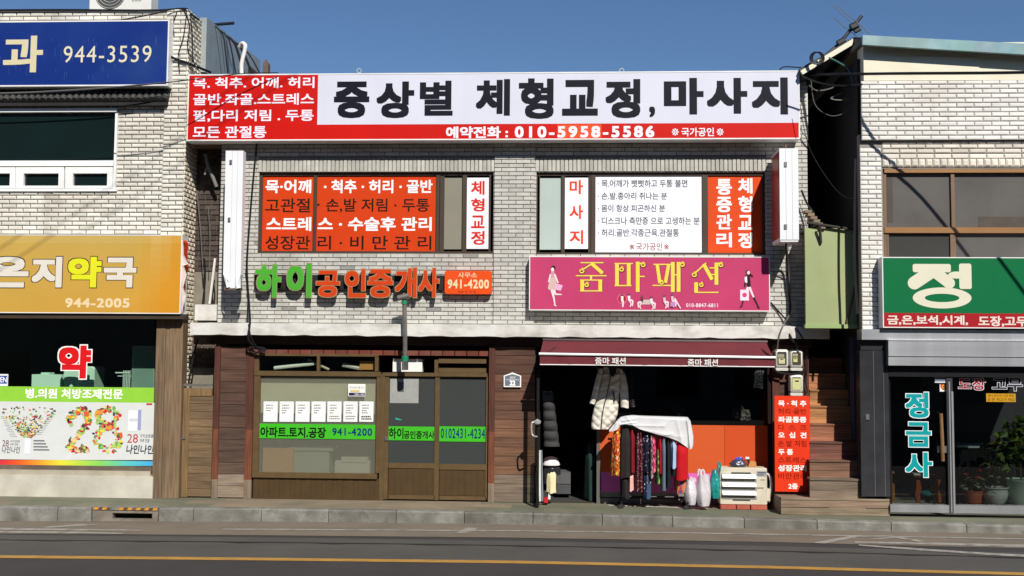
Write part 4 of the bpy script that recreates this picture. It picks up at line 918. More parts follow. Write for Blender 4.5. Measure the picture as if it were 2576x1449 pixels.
# ================================================================ RIGHT BUILDING
YR=-.9
m_wht=M('white_tile_brick',vc=True,rough=.4,var=.06,sc=6,dirt=.3,dsc=1.2,dcol=(170,160,146),streak=.3,scol=(160,150,136),bump=.1,bsc=60)
RBX=P(2166,600,YR).x; RBE=P(2840,600,YR).x
RB=T('white_tiled_building','white tiled two storey building with teal roof edge and a jeweller below','building',(RBX,YR,0))
jc=(138,133,126); wb=(220,217,211)
zt=P(2300,204,YR-.06).z; zm=P(2300,352,YR-.06).z; z4=P(2300,425,YR).z; zbR=P(2300,830,YR).z
rwin=rc(2222,424,2706,650,YR); hol=[(rwin[0],rwin[1],P(2300,660,YR).z,rwin[3])]
b=B(); wall(b,RBX,RBE,zbR,zm+.1,YR,YR+.15,hol,jc); b.box(RBX+.02,RBE,YR-.06,YR-.001,zm,zt,jc)
bricks(b,RBX+.015,RBE,zm,zt,.252,.0692,.0115,.018,.012,[],wb,lambda u,v,w_:(u,YR-.055-w_,v),.05)
xq=P(2219,600,YR).x
bricks(b,rwin[1],RBE,zbR,P(2300,420,YR).z-.005,.252,.0692,.0115,.018,.012,[],wb,lambda u,v,w_:(u,YR+.005-w_,v),.05); b.box(P(2701,1000,YR).x,RBE,YR+.01,YR+.4,-.02,zbR-.001,(120,116,110))
bricks(b,RBX,xq,zbR,P(2190,372,YR).z,.235,.0692,.0115,.018,.012,[],wb,lambda u,v,w_:(u,YR+.005-w_,v),.05,vert=False)
zz0,zz1=P(2300,420,YR).z,P(2300,401,YR).z
bricks(b,xq+.02,RBE,zz1+.005,zz1+.085,.252,.08,.01,.028,.014,[],(224,216,204),lambda u,v,w_:(u,YR+.005-w_,v),.05)
bricks(b,xq+.02,RBE,zz0,zz1,.2,.105,.01,.034,.022,[],(224,216,202),lambda u,v,w_:(u,YR+.005-w_,v),.05,vert=True)
bricks(b,xq+.02,RBE,zz1+.09,zm-.01,.252,.0692,.01,.026,.014,[],(216,208,196),lambda u,v,w_:(u,YR+.005-w_,v),.08)
b.build('brick_wall',m_wht,RB)
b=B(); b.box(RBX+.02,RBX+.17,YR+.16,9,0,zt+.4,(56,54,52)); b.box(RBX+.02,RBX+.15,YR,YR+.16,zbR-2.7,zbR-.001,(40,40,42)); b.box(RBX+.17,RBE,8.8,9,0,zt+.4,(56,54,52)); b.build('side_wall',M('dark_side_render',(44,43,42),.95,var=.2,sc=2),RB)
b=B((228,222,200)); X0,X1,Z0,Z1=rc(2172,120,2640,203,YR-.02); b.box(X0,RBE,YR-.02,YR+.3,Z0+.005,P(2172,110,YR).z); xx=P(2464,160,YR-.03).x; b.box(X0,xx-.004,YR-.032,YR-.0205,Z0+.004,P(2300,178,YR).z+.2); b.build('cream_board',M('cream_cladding',(226,219,196),.6,var=.04,sc=2,dirt=.15,dsc=2),RB)
# teal roof edge, falling to the right
YE=YR-.22
b=B(); a0,a1=P(2170,88,YE),P(2170,112,YE); c0,c1=P(2845,123.5,YE),P(2845,153,YE); n=12
for i in range(n):
    f0,f1=i/n,(i+1)/n; k=(122+16*(R()-.5),156+10*(R()-.5),156+10*(R()-.5))
    p0,p1,q0,q1=lerp(a0,c0,f0),lerp(a0,c0,f1),lerp(a1,c1,f0),lerp(a1,c1,f1)
    b.hexa([(q0.x,YE,q0.z),(q1.x,YE,q1.z),(q1.x,YE+.06,q1.z),(q0.x,YE+.06,q0.z),(p0.x,YE,p0.z),(p1.x,YE,p1.z),(p1.x,YE+.06,p1.z),(p0.x,YE+.06,p0.z)],k)
b.build('teal_fascia',M('faded_teal_paint',vc=True,rough=.6,var=.08,sc=3,dirt=.35,dsc=3,dcol=(170,196,190)),RB)
b=B((52,50,48)); b.hexa([(a1.x,YE+.06,a1.z+.05),(c1.x,YE+.06,c1.z+.05),(c1.x,9,c1.z+.05),(a1.x,9,a1.z+.05),(a0.x,YE+.06,a0.z-.01),(c0.x,YE+.06,c0.z-.01),(c0.x,9,c0.z-.01),(a0.x,9,a0.z-.01)],(96,92,84))
# side slope of the roof over the gap
e0,e1=P(2148,93,YR+.5),P(2012,172,YR+.5); f0,f1=P(2148,112,YR+.5),P(2016,184,YR+.5)
b.hexa([(f1.x,YR+.5,f1.z),(f0.x,YR+.5,f0.z),(f0.x,9,f0.z),(f1.x,9,f1.z),(e1.x,YR+.5,e1.z),(e0.x,YR+.5,e0.z),(e0.x,9,e0.z),(e1.x,9,e1.z)],(60,66,70))
b.hexa([(f0.x,YR+.5,f0.z),(a1.x+.05,YE+.07,a1.z+.06),(a1.x+.05,9,a1.z+.06),(f0.x,9,f0.z),(e0.x,YR+.5,e0.z),(a0.x+.05,YE+.07,a0.z-.02),(a0.x+.05,9,a0.z-.02),(e0.x,9,e0.z)],(66,66,66))
b.build('roof',M('roof_sheet',vc=True,rough=.7,var=.1,sc=2),RB)
b=B((222,206,150)); yy=YR+.46; g=lambda v:(v.x,yy,v.z)
n0=P(2014,178,yy);n1=P(2146,97,yy);n2=P(2146,112,yy);n3=P(2020,187,yy)
b.rings([[(p_.x,yy,p_.z) for p_ in (n3,n2,n1,n0)],[(p_.x,yy+.04,p_.z) for p_ in (n3,n2,n1,n0)]]); b.build('cream_bargeboard',M('cream_cladding',(226,219,196),.6,var=.04,sc=2,dirt=.15,dsc=2),RB)
# upstairs window
b=B((156,116,76)); fr(b,[(2225,425,2700,434),(2225,572,2700,586)],YR-.015,YR+.1); fr(b,[(2223,434,2231,655),(2393,434,2402,572),(2391,586,2405,655),(2231,586,2236,655)],YR+.01,YR+.1,(128,104,84))
RWn=b.build('window',M('copper_aluminium',vc=True,rough=.4,metal=.35,var=.06),RB)
m_film=M('brown_window_film',(98,95,92),.12,var=.16,sc=1.2,dirt=.35,dsc=1.5,dcol=(112,108,106))
b=B(); fr(b,[(2231,434,2393,572),(2402,434,2700,572),(2405,586,2700,655),(2231,586,2405,655)],YR+.05,YR+.055); b.build('window_pane',m_film,RWn)
b=B(); fr(b,[(2236,590,2389,655)],YR+.04,YR+.045); b.build('window_screen',M('fly_screen',(50,50,48),.8,var=.1),RWn)
b=B((98,84,70)); fr(b,[(2232,445,2246,560),(2460,545,2600,572)],YR+.0485,YR+.0495); b.build('room_object',M('boxes_behind',(74,66,58),.7,var=.2,sc=4),RWn)
# green jeweller sign
t,(sx0,sx1,sz0,sz1)=signbox('jeweller_sign','green and red jeweller fascia sign with large rounded cream letter','sign',2220,647,2760,826,YR-.24,.22,fw=.014,framec=(196,200,204))
zs=P(2400,788,YR-.24).z; YJ=YR-.237
b=B((14,112,68)); wbox(b,sx0,sx1,zs,sz1,YJ); b.build('green_panel',M('green_acrylic',(10,104,60),.4,spec=.2,var=.04,sc=1.2),t)
b=B((160,28,34)); wbox(b,sx0,sx1,sz0,zs,YJ-.0002); b.build('red_strip',M('dark_red_acrylic',(160,26,34),.35,var=.05,sc=1.5),t)
CR=(214,210,188)
b=B(CR); 
def bar(p0,p1,r,k=0):
    q0,q1=P(*p0,YJ-.003),P(*p1,YJ-.003); d=(q1-q0); L=d.length; d.normalize(); nn=Vector((-d.z,0,d.x)); rr=r/160; pts=[]
    for j in range(9): a=math.pi/2+math.pi*j/8; pts.append(q0+(d*math.cos(a)+nn*math.sin(a))*rr)
    for j in range(9): a=-math.pi/2+math.pi*j/8; pts.append(q1+(d*math.cos(a)+nn*math.sin(a))*rr)
    b.rings([[(p_.x,YJ-.003-k*.0003,p_.z) for p_ in pts],[(p_.x,YJ+.0,p_.z) for p_ in pts]])
def sq(x0,y0,x1,y1,r,k):
    X0,X1,Z0,Z1=rc(x0,y0,x1,y1,YJ-.003); b.prism(rrect(X0,X1,Z0,Z1,r),YJ-.003-k*.0003,YJ)
sq(2296,664,2392,685,.03,1); sq(2413,663,2444,727,.03,2)
bar((2348,680),(2300,712),15,3); bar((2346,680),(2388,712),13,4); 
X0,X1,Z0,Z1=rc(2385,683,2428,701,YJ-.003); b.prism([((X0+X1)/2+(X1-X0)/2*math.cos(2*math.pi*k/24),(Z0+Z1)/2+(Z1-Z0)/2*math.sin(2*math.pi*k/24)) for k in range(24)],YJ-.0055,YJ)
X0,X1,Z0,Z1=rc(2296,723,2444,776,YJ-.003); n=40; oc=((X0+X1)/2,(Z0+Z1)/2)
ro=[(oc[0]+(X1-X0)/2*math.cos(2*math.pi*k/n),YJ-.0034,oc[1]+(Z1-Z0)/2*math.sin(2*math.pi*k/n)) for k in range(n)]
ri=[(oc[0]+(X1-X0)*.295*math.cos(2*math.pi*k/n),YJ-.0034,oc[1]+(Z1-Z0)*.2*math.sin(2*math.pi*k/n)) for k in range(n)]
b.rings([[(x,YJ,z) for x,_,z in ro],ro,ri,[(x,YJ,z) for x,_,z in ri]],cap=False)
b.build('lettering',M('cream_acrylic',CR,.4,var=.02),t)
text([('금,은,보석,시계,',(2232,793,2435,818),.03),('도장,고무',(2461,795,2585,822),.03)],YJ-.0015,(222,206,196),t)
# steel bands and jeweller front
m_ss=M('brushed_steel',(196,198,202),.44,metal=.95,var=.08,sc=(.4,.4,6.),bump=.35,grain=(1.1,.02,.02))
JF=T('jeweller_shopfront','jeweller shopfront of black stone, brushed steel bands and glass','shopfront',(RBX,YR,0))
b=B(); b.pbox(2168,830,2700,856,YR-.16,YR+.1); b.pbox(2235,859,2700,896,YR-.2,YR+.1); b.pbox(2235,897.5,2700,921,YR-.19,YR+.1); b.build('steel_band',m_ss,JF)
ss=M('steel_joint',(232,232,234),.3,metal=.8); b=B(); b.pbox(2235,856,2700,859,YR-.205,YR); b.pbox(2235,895.6,2700,897.6,YR-.203,YR); b.build('steel_joint_strip',ss,JF)
m_bk=M('polished_black_stone',(50,50,53),.16,var=.2,sc=5,spec=.6)
b=B()
b.pbox(2165,882,2199,1249,YR-.07,YR+.15); b.pbox(2200.2,882,2224,1249,YR-.07,YR+.15); b.pbox(2225.2,882,2237,1249,YR-.07,YR+.15); b.pbox(2165,856,2236,881,YR-.06,YR+.1); b.build('stone_pier',m_bk,JF)
b=B((110,108,106)); 
for x in (2199,2224.2): b.pbox(x,882,x+1.1,1249,YR-.073,YR); 
b.pbox(2178,1042,2187,1056,YR-.085,YR-.07,(180,180,178)); b.build('pier_trim',M('steel',(170,170,170),.3,metal=.8),JF)
b=B((36,36,40)); b.pbox(2236,921,2700,949,YR-.08,YR+.1); b.pbox(2384,949,2399,1292,YR-.06,YR+.1,(70,70,74)); b.build('door_header',M('dark_anodised',vc=True,rough=.35,metal=.4,var=.08),JF)
b=B(); b.pbox(2389.5,960,2393,1290,YR-.07,YR-.05); b.pbox(2396,985,2401,1292,YR-.075,YR-.05); b.build('steel_mullion',m_ss,JF)
b=B(); b.pbox(2240,1270,2388,1289,YR-.07,YR+.0); b.pbox(2401,1273,2700,1293,YR-.07,YR+.0); b.build('steel_sill',m_ss,JF)
dj=B((28,28,30)); fr(dj,[(2236,949,2242,1270),(2381,949,2385,1270)],YR-.02,YR+.02); dj=dj.build('glass_door',M('dark_anodised',vc=True,rough=.35,metal=.4,var=.08),JF)
m_jg=glass('jeweller_glass',(206,210,208))
b=B(); b.pbox(2242,949,2381,1270,YR-.004,YR+.004); b.build('door_pane',m_jg,dj)
b=B((120,86,54)); 
hx=P(2370,1040,YR-.08); b.tube([P(2367,1040,YR-.08),P(2370,1100,YR-.09),P(2372,1160,YR-.08)],.026,8); b.build('wooden_handle',M('oiled_wood',(128,92,58),.5,var=.2,sc=14),dj,smooth=True)
b=B((190,190,188)); b.pbox(2359,1122,2390,1139,YR-.035,YR-.005); b.build('door_lock',M('steel',(170,170,170),.3,metal=.8),dj)
b=B(); b.pbox(2401,949,2700,1273,YR-.004,YR+.004); b.build('window_pane',m_jg,JF)
YD=YR-.006
jj=[('정',(2278,987,2336,1051)),('금',(2279,1062,2342,1124)),('사',(2278,1138,2345,1200))]
text([(s_,outline_box(q_,2),.055) for s_,q_ in jj],YD,(226,236,238),JF,n=14,name='letter_outline'); text([(s_,q_,.035) for s_,q_ in jj],YD-.0015,(8,146,150),JF,n=12)
dd=[('도장',(2411,951,2479,981)),('고무',(2496,951,2572,983))]
text([(s_,outline_box(q_,1.3),.05) for s_,q_ in dd],YD,(214,214,220),JF,n=12,name='letter_outline'); text([dd[0]],YD-.0015,(150,24,44),JF,r=.02,n=8); text([dd[1]],YD-.0015,(20,20,44),JF,r=.02,n=8)
b=B((190,140,30)); b.pbox(2481,990,2555,1011,YD-.004,YD-.001); o_=b.build('yellow_sticker',m_vin,None,'yellow sticker with dark text on the jeweller window','sticker'); text([('금 은 최고가 매입',(2484,1001,2552,1009)),('금니 은수저 고금 매입',(2486,992,2550,998))],YD-.0055,(90,56,14),o_,r=.0,n=0)
b=B((230,230,230)); b.pbox(2364,961,2383,985,YD-.004,YD-.001); o_=b.build('security_sticker',m_vin,None,'white sticker with red and yellow shield on the jeweller door','sticker')
q=[P(x,y,YD-.006) for x,y in ((2366,964),(2366,974),(2373,982),(2381,974),(2381,964))]; b=B((200,40,30)); b.face([tuple(p_) for p_ in q][::-1] if False else [tuple(p_) for p_ in q]); b.face([tuple(P(x,y,YD-.007)) for x,y in oval(2373.5,972,4.5,4.5)],(226,170,40)); b.face([tuple(P(x,y,YD-.008)) for x,y in oval(2373.5,972,1.8,1.8)],(60,30,20)); b.build('shield',m_vin,o_)
b=B((120,128,146)); b.pbox(2352,947,2384,960,YD-.03,YD-.002,(112,120,140)); b.pbox(2352,960,2384,963,YD-.03,YD-.002,(214,216,220)); solo(b,'door_sensor',M('sensor_box',vc=True,rough=.4),'grey blue sensor box at the top corner of the jeweller door','sensor')
# jeweller room
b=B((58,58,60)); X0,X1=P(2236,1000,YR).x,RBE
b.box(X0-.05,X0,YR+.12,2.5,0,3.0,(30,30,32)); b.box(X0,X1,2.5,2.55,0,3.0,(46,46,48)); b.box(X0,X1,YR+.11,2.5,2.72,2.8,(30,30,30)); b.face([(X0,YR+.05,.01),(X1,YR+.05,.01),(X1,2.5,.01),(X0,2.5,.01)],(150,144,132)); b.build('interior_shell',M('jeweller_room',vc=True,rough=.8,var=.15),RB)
b=B((40,42,44)); X0,X1,Z0,Z1=rc(2412,1128,2700,1210,.2); b.box(X0,X1,.2,.8,0.02,Z1,(30,32,34)); b.box(X0-.02,X1,.18,.82,Z1,Z1+.03,(196,200,200)); b.build('display_counter',M('counter_mat',vc=True,rough=.4),None,'dark display counter with a pale edge inside the jeweller window','counter')
# ================================================================ PASSAGE WITH STAIRS
ydk=G(2100,1297).y; print('ydk',ydk,XR,RBX)
ST=T('wooden_stairs','steep wooden stairs climbing between the brick building and the jeweller','stairs',(P(2040,1250,ydk).x,ydk,0))
b=B(); X0=P(1965,1280,ydk).x; X1=P(2238,1280,ydk).x; z1=P(2100,1258,ydk).z
for k in range(2):
    za,zb_=z1*k/2+.004,z1*(k+1)/2-.006; b.box(X0,X1,ydk+.004*R(),ydk+.04,za,zb_,(124+14*R(),108+10*R(),92))
xs=XR+.04
for k in range(3): b.box(X0,X1,ydk-.006+.11*k,ydk+.1+.11*k,z1-.003,z1+.025,(132+14*R(),118+10*R(),100)) if ydk+.11*k<YR+.02 else None
b.box(X0+.01,X1-.01,ydk+.045,ydk+.2,.003,z1-.004,(60,50,40)); b.box(X0,XR+.06,ydk+.06,-.08,.003,z1+.018,(128,112,94)); b.box(XR+.062,RBX+.01,YR-.02,-.2,.003,z1-.02,(120,104,88))
b.build('lower_deck',m_wood,ST)
tops=[1204,1158,1111.5,1066.5,1021.5,981,940,900]; zp=z1+.02; cols=[(112,97,82),(112,82,64),(104,66,54),(132,86,62),(158,110,70),(160,114,72),(150,100,66),(140,96,66)]
for k,ty in enumerate(tops):
    Yk=YR+.02+.18*k; z=P(2090,ty,Yk).z; b=B(); c_=cols[k]; h=z-zp; sp=zp+h*.4
    xa_=min(XR+.02,P(2037,ty,Yk).x)
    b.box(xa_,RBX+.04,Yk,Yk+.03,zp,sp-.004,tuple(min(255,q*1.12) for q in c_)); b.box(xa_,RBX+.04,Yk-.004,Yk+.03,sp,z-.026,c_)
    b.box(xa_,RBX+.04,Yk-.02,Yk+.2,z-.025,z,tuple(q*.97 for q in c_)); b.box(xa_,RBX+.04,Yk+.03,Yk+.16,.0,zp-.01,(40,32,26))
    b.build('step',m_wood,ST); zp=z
b=B((58,66,82)); b.box(RBX-.03,RBX+.018,-.5,-.28,.2,zbR-.1); solo(b,'blue_door_edge',M('dark_blue_paint',(50,60,78),.45,var=.1),'dark slate blue door folded back against the stone pier by the stairs','door')
b=B((38,37,36)); b.box(XR,RBX+.1,3.6,3.7,0,zt+.6); b.box(XR-.0,XR+.02,.2,3.6,zbR-.3,zt-.2) if False else None
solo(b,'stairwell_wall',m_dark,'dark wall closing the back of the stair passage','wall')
# green panel over the stairs
b=B(); yg=-.52; X0=P(2026,700,yg).x; X1=P(2164,700,yg).x; z0,z1g=P(2095,816,yg).z,P(2095,574,yg).z
b.box(X0,X1,yg,yg+.05,z0,z1g,(150,160,114)); b.box(X0-.02,X1+.03,yg-.05,yg+.06,z0-.06,z0,(150,170,112)); 
b.box(X0,X1,yg+.051,1.6,z1g-.04,z1g,(70,66,60)); b.box(X0,X1,yg+.051,1.6,z0-.06,z0-.01,(70,66,60))
solo(b,'green_panel',M('green_sheet',vc=True,rough=.55,var=.10,sc=1.3,dirt=.25,dsc=1.0,dcol=(184,184,124)),'pale green sheet panel closing the gap above the wooden stairs','panel')
b=B(); b.tube([P(2062,568,yg-.1),P(2065,612,yg-.02)],.022,6,(58,52,46),False); b.tube([P(2160,572,yg-.1),P(2150,612,yg-.02)],.022,6,(58,52,46),False); b.tube([P(2130,815,yg-.03),P(2150,720,yg-.03)],.018,6,(96,78,64),False)
b.tube([P(2030,560,yg-.05),P(2165,580,yg-.05)],.02,6,(56,52,48),False); solo(b,'panel_props',M('old_timber',vc=True,rough=.8,var=.15),'dark props and rail holding the green panel','rail')
b=B(); 
for k in range(6): 
    x=2026+k*7; y=528+k*8; b.pbox(x,y,x+16,y+7,yg+.1-.03*k,yg+.3,(122+14*R(),112,92))
b.hexa([tuple(P(*q_,yg)) for q_ in ((2026,570),(2098,572),(2098,572),(2026,570))]+[tuple(P(*q_,yg)) for q_ in ((2026,555),(2090,568),(2090,568),(2026,555))]) if False else None
solo(b,'broken_slates',M('broken_slate',vc=True,rough=.8,var=.2,sc=9),'stack of broken pale roof slates above the green panel','slates')

# ================================================================ THINGS IN FRONT OF THE CLOTHES SHOP
px3=lambda x,y:((2100+x/3.22)/1.5901,(1700+y/3.22)/1.5901)
YK=-.34
t=T('clothes_rack','black wheeled clothes rail carrying garments below a white sheet','clothes rack',(P(1620,1268,YK).x,YK,0))
xl,xr=P(1562,1260,YK).x,P(1726,1260,YK).x; zr=P(1640,1056,YK).z
b=B((34,32,32)); b.tube([(xl,YK,.08),(xl,YK,zr)],.014,8,smooth=False); b.tube([(xr,YK,.08),(xr,YK,zr)],.014,8,smooth=False); b.tube([(xl-.05,YK,zr),(xr+.06,YK,zr)],.014,8,smooth=False); b.build('rail_frame',M('black_tube',(34,32,32),.35,metal=.4),t)
b=B((44,42,40)); b.tube([(xl,YK,.16),(xr,YK,.16)],.012,8,smooth=False); b.tube([(xl,YK-.2,.1),(xl,YK+.2,.1)],.014,8,smooth=False); b.tube([(xr,YK-.2,.1),(xr,YK+.2,.1)],.014,8,smooth=False); b.build('lower_rail',M('black_tube',(34,32,32),.35,metal=.4),t)
for x_ in (xl,xr):
    for dy in (-.17,.17):
        b=B((26,24,24)); cy0=YK+dy
        for s_ in (-.02,.006): b.prism([(x_+s_*1.2+.03*math.cos(2*math.pi*k/14)*1.0,.034+.03*math.sin(2*math.pi*k/14)) for k in range(14)],cy0-.012+s_,cy0+.004+s_)
        b.box(x_-.012,x_+.012,cy0-.012,cy0+.012,.045,.1); b.build('caster',M('black_rubber',(40,40,40),.7),t)
def garment(name,label,cat,x0,x1,ytop,ybot,Y,mat,dep=.17,folds=3,flare=0.,sway=0.,seed=0,top=.55,group='clothes hanging on the street rail'):
    rng=random.Random(seed); b=B(); rows=18; n=28; ph=rng.random()*6; rr=[]
    for k in range(rows+1):
        t_=k/rows; y=ytop+(ybot-ytop)*t_; xc=(x0+x1)/2+sway*t_; w=(x1-x0)/2*(top+(1-top)*min(1,t_*5))*(1+flare*t_)
        ring=[]
        for j in range(n):
            a=2*math.pi*j/n; fo=1+(.10+.16*t_)*math.sin(folds*a+ph+1.1*t_)+.07*math.sin(7*a+ph*2+3*t_)
            p_=P(xc,y,Y); s_=w/160
            ring.append((p_.x+s_*math.cos(a)*fo,Y+dep*(.6+.4*min(1,t_*4))*math.sin(a)*(1+.08*math.sin(4*a+ph)),p_.z+.012*math.sin(3*a+ph)*(t_>.95)))
        rr.append(ring)
    b.rings(rr[::-1]); return solo(b,name,mat,label,cat,group,smooth=True)
def cloth(nm,col,pat=None,var=.1): return M(nm,col,.85,var=var,sc=8,pat=pat,bump=.2,bsc=90,spec=.2)
gl=[('blouse','red, yellow and white floral blouse at the left end of the street rail','blouse',(1130,75),(1235,640),cloth('floral_red',(190,50,40),('blob',(26,26,15),[(0,(226,214,200)),(.36,(226,150,50)),(.46,(186,36,34)),(.6,(216,196,60)),(.68,(60,44,40))])),1,-7),
('coat','long plain black coat on the street rail with trouser legs beneath','coat',(1222,22),(1362,672),cloth('black_wool',(40,35,35)),2,0),
('trousers','black trousers hanging below the long black coat','trousers',(1240,640),(1342,930),cloth('black_trouser',(42,38,40)),3,0),
('cardigan','maroon cardigan on the street rail with pink lining showing','cardigan',(1338,40),(1412,600),cloth('maroon_knit',(130,28,40)),4,0),
('blouse','pale pink long blouse hanging beside the maroon cardigan','blouse',(1330,610),(1395,838),cloth('pale_pink',(232,172,164)),5,0),
('dress','dark maroon dress with white beaded rows on the street rail','dress',(1420,78),(1478,835),cloth('beaded',(74,30,40),('dot',(70,70,46),[(0,(216,206,196)),(.22,(72,30,40))])),6,0),
('dress','maroon speckled dress next to the beaded one','dress',(1464,84),(1506,850),cloth('maroon_speck',(110,30,44),('blob',(40,40,40),[(0,(60,24,34)),(.5,(128,36,52)),(.62,(190,150,150))])),7,2),
('blouse','navy blouse with small white flowers on the street rail','blouse',(1498,96),(1612,600),cloth('navy_floral',(28,28,48),('dot',(24,24,20),[(0,(196,190,190)),(.20,(110,110,126)),(.25,(26,26,46))])),8,0),
('jeans','blue denim jeans with pale dots below the navy blouse','jeans',(1530,590),(1618,935),cloth('dotted_denim',(60,84,112),('dot',(22,22,14),[(0,(214,206,170)),(.2,(58,82,110))])),9,0),
('dress','dark navy skirt with white flowers under the navy blouse','skirt',(1505,600),(1570,890),cloth('navy_floral',(28,28,48)),10,0),
('scarf','grey brown floral scarf between the navy blouse and the pink one','scarf',(1600,130),(1646,672),cloth('grey_floral',(120,100,100),('blob',(34,34,20),[(0,(84,70,74)),(.48,(150,128,124)),(.6,(196,176,170))])),11,0),
('blouse','bright pink floral blouse in the middle of the street rail','blouse',(1622,125),(1680,595),cloth('pink_floral',(206,50,104),('blob',(30,30,18),[(0,(90,30,56)),(.42,(206,46,104)),(.58,(236,120,150))])),12,0),
('blouse','green leaf print blouse hanging beside the bright pink one','blouse',(1682,310),(1732,745),cloth('green_print',(84,130,60),('blob',(30,30,16),[(0,(30,70,66)),(.45,(90,136,60)),(.58,(166,196,90))])),13,0),
('cardigan','crimson cardigan with a green edge right of the pink blouse','cardigan',(1712,160),(1758,620),cloth('crimson',(184,24,54)),14,0),
('dress','blue grey slim dress on the street rail','dress',(1752,155),(1812,840),cloth('blue_grey',(104,120,136)),15,0),
('jacket','black slim jacket right of the blue grey dress','jacket',(1806,175),(1874,800),cloth('black_jacket',(32,32,40)),16,0),
('shirt','light blue striped shirt on the street rail','shirt',(1872,190),(1948,548),cloth('blue_stripe',(150,180,216),('wave',(34,0,0),[(0,(128,160,206)),(.5,(190,208,232))])),17,0),
('skirt','dark charcoal skirt hanging below the striped shirt','skirt',(1880,540),(1948,650),cloth('charcoal',(40,42,46)),18,0),
('coat','bright red coat at the right end of the street rail','coat',(1938,210),(2092,698),cloth('bright_red',(182,18,30)),19,0),
('scarf','multicoloured patterned scarf hanging below the red coat','scarf',(1944,600),(2104,872),cloth('multi',(150,90,80),('blob',(18,18,14),[(0,(50,80,130)),(.4,(180,60,60)),(.5,(170,130,110)),(.6,(216,110,50))])),20,0)]
for nm,lab,cat,(x0,y0),(x1,y1),mt,sd,sw in gl:
    ax,ay=px3(x0,y0); bx_,by=px3(x1,y1); front=sd in (3,5,9,10,18,20)
    garment(nm,lab,cat,ax,bx_,ay,min(by,1262),YK-.07+(.05 if front else 0)-.012*(sd%4),mt,dep=.13,seed=sd,sway=sw*.3,folds=3+sd%3,top=.8 if front else .6)
# white sheet over the rail
b=B((216,216,214)); px6=lambda x,y:((2280+x/3.8135)/1.5901,(1440+y/3.8135)/1.5901)
cols_=[(600,1062,1095),(660,985,1088),(720,915,1060),(775,866,990),(850,849,985),(950,838,992),(1060,845,1052),(1180,849,1090),(1300,852,1126),(1500,858,1178),(1650,862,1238),(1740,864,1300),(1800,872,1345),(1838,930,1366),(1862,1040,1345),(1882,1160,1298)]
ns=130; nv=30; grid=[]
CRE=[((1785,868),(1832,1366),.045,16),((770,985),(1000,955),.03,12),((800,930),(1000,900),.022,14),((900,1000),(1420,1010),.022,20),((1420,1010),(1560,880),.018,18),((1440,1150),(1560,1120),.025,12),((700,960),(640,1090),.03,12),((1000,1050),(1700,1180),.016,26),((1620,880),(1700,1240),.014,20),((860,870),(960,990),.018,12)]
def crease(x,y):
    s=0
    for (x0,y0),(x1,y1),amp,wd in CRE:
        dx,dy=x1-x0,y1-y0; f=max(0,min(1,((x-x0)*dx+(y-y0)*dy)/(dx*dx+dy*dy))); d=math.hypot(x-x0-f*dx,y-y0-f*dy); s+=amp*math.exp(-(d/wd))*(1-.4*f)
    return s
for i in range(ns+1):
    f=i/ns*(len(cols_)-1); k=min(int(f),len(cols_)-2); g=f-k
    x,yt,yb=[cols_[k][q]*(1-g)+cols_[k+1][q]*g for q in range(3)]
    col=[]
    for v in range(nv+1):
        h=v/nv; y=yt+(yb-yt)*h; Y=YK-.10-.12*min(1,h*9)**.7-.012*math.sin(i*.33+h*2.5)*h-crease(x,y)
        col.append(tuple(P(*px6(x,y),Y)))
    grid.append(col)
for i in range(ns):
    for v in range(nv): b.face([grid[i][v],grid[i][v+1],grid[i+1][v+1],grid[i+1][v]])
# back flap
for i in range(26,ns-20):
    p0,p1=grid[i][0],grid[i+1][0]; b.face([p0,p1,(p1[0],p1[1]+.18,p1[2]-.4),(p0[0],p0[1]+.18,p0[2]-.4)])
import bmesh
o=b.build('white_sheet',M('cotton_sheet',(206,206,208),.9,var=.03,bump=.5,bsc=(5,5,9),spec=.1),None,'white cotton sheet draped over the street clothes rail','sheet',smooth=True,recalc=False)
bm=bmesh.new(); bm.from_mesh(o.data); bmesh.ops.remove_doubles(bm,verts=bm.verts,dist=.0005); bm.to_mesh(o.data); bm.free()
# long quilted coat
def coat():
    b=B((206,202,190)); prof=[(112,505,715),(150,488,770),(220,470,800),(330,470,790),(450,440,770),(560,412,752),(650,392,742),(740,366,735),(830,342,725),(930,328,690),(1000,322,630),(1050,330,600)]
    rows=70; n=56; Y=-.16; rr=[]
    for k in range(rows+1):
        t_=k/rows; y=112+(1050-112)*t_
        for i in range(len(prof)-1):
            if prof[i][0]<=y<=prof[i+1][0]+.01:
                g=(y-prof[i][0])/(prof[i+1][0]-prof[i][0]); xl_=prof[i][1]*(1-g)+prof[i+1][1]*g; xr_=prof[i][2]*(1-g)+prof[i+1][2]*g
        ring=[]
        for j in range(n):
            a=2*math.pi*j/n; ca,sa=math.cos(a),math.sin(a); ca=math.copysign(abs(ca)**.8,ca)
            x=(xl_+xr_)/2+(xr_-xl_)/2*ca; p_=P(*px6(x,y),Y)
            q=.0
            if sa<.2:
                if y>690: u=(x*.9+y)*math.pi/128; v=(x*.9-y)*math.pi/128; q=.034*(abs(math.sin(u)*math.sin(v)))**.5
                else: q=.008*math.sin(y*.05+x*.03)
                zx=620-(y-200)*.172; q-=.03*math.exp(-((x-zx)/9)**2)
            ring.append((p_.x,Y+(.10 if t_>.1 else .07)*sa-q,p_.z))
        rr.append(ring)
    b.rings(rr[::-1]); return b
t=coat().build('quilted_coat',M('cream_padded_cloth',(212,207,194),.7,var=.03,spec=.3),None,'long cream padded coat with diamond quilted hem hanging in the shop doorway','coat',smooth=True,origin=tuple(P(*px6(560,112),-.16)))
b=B((206,202,190))
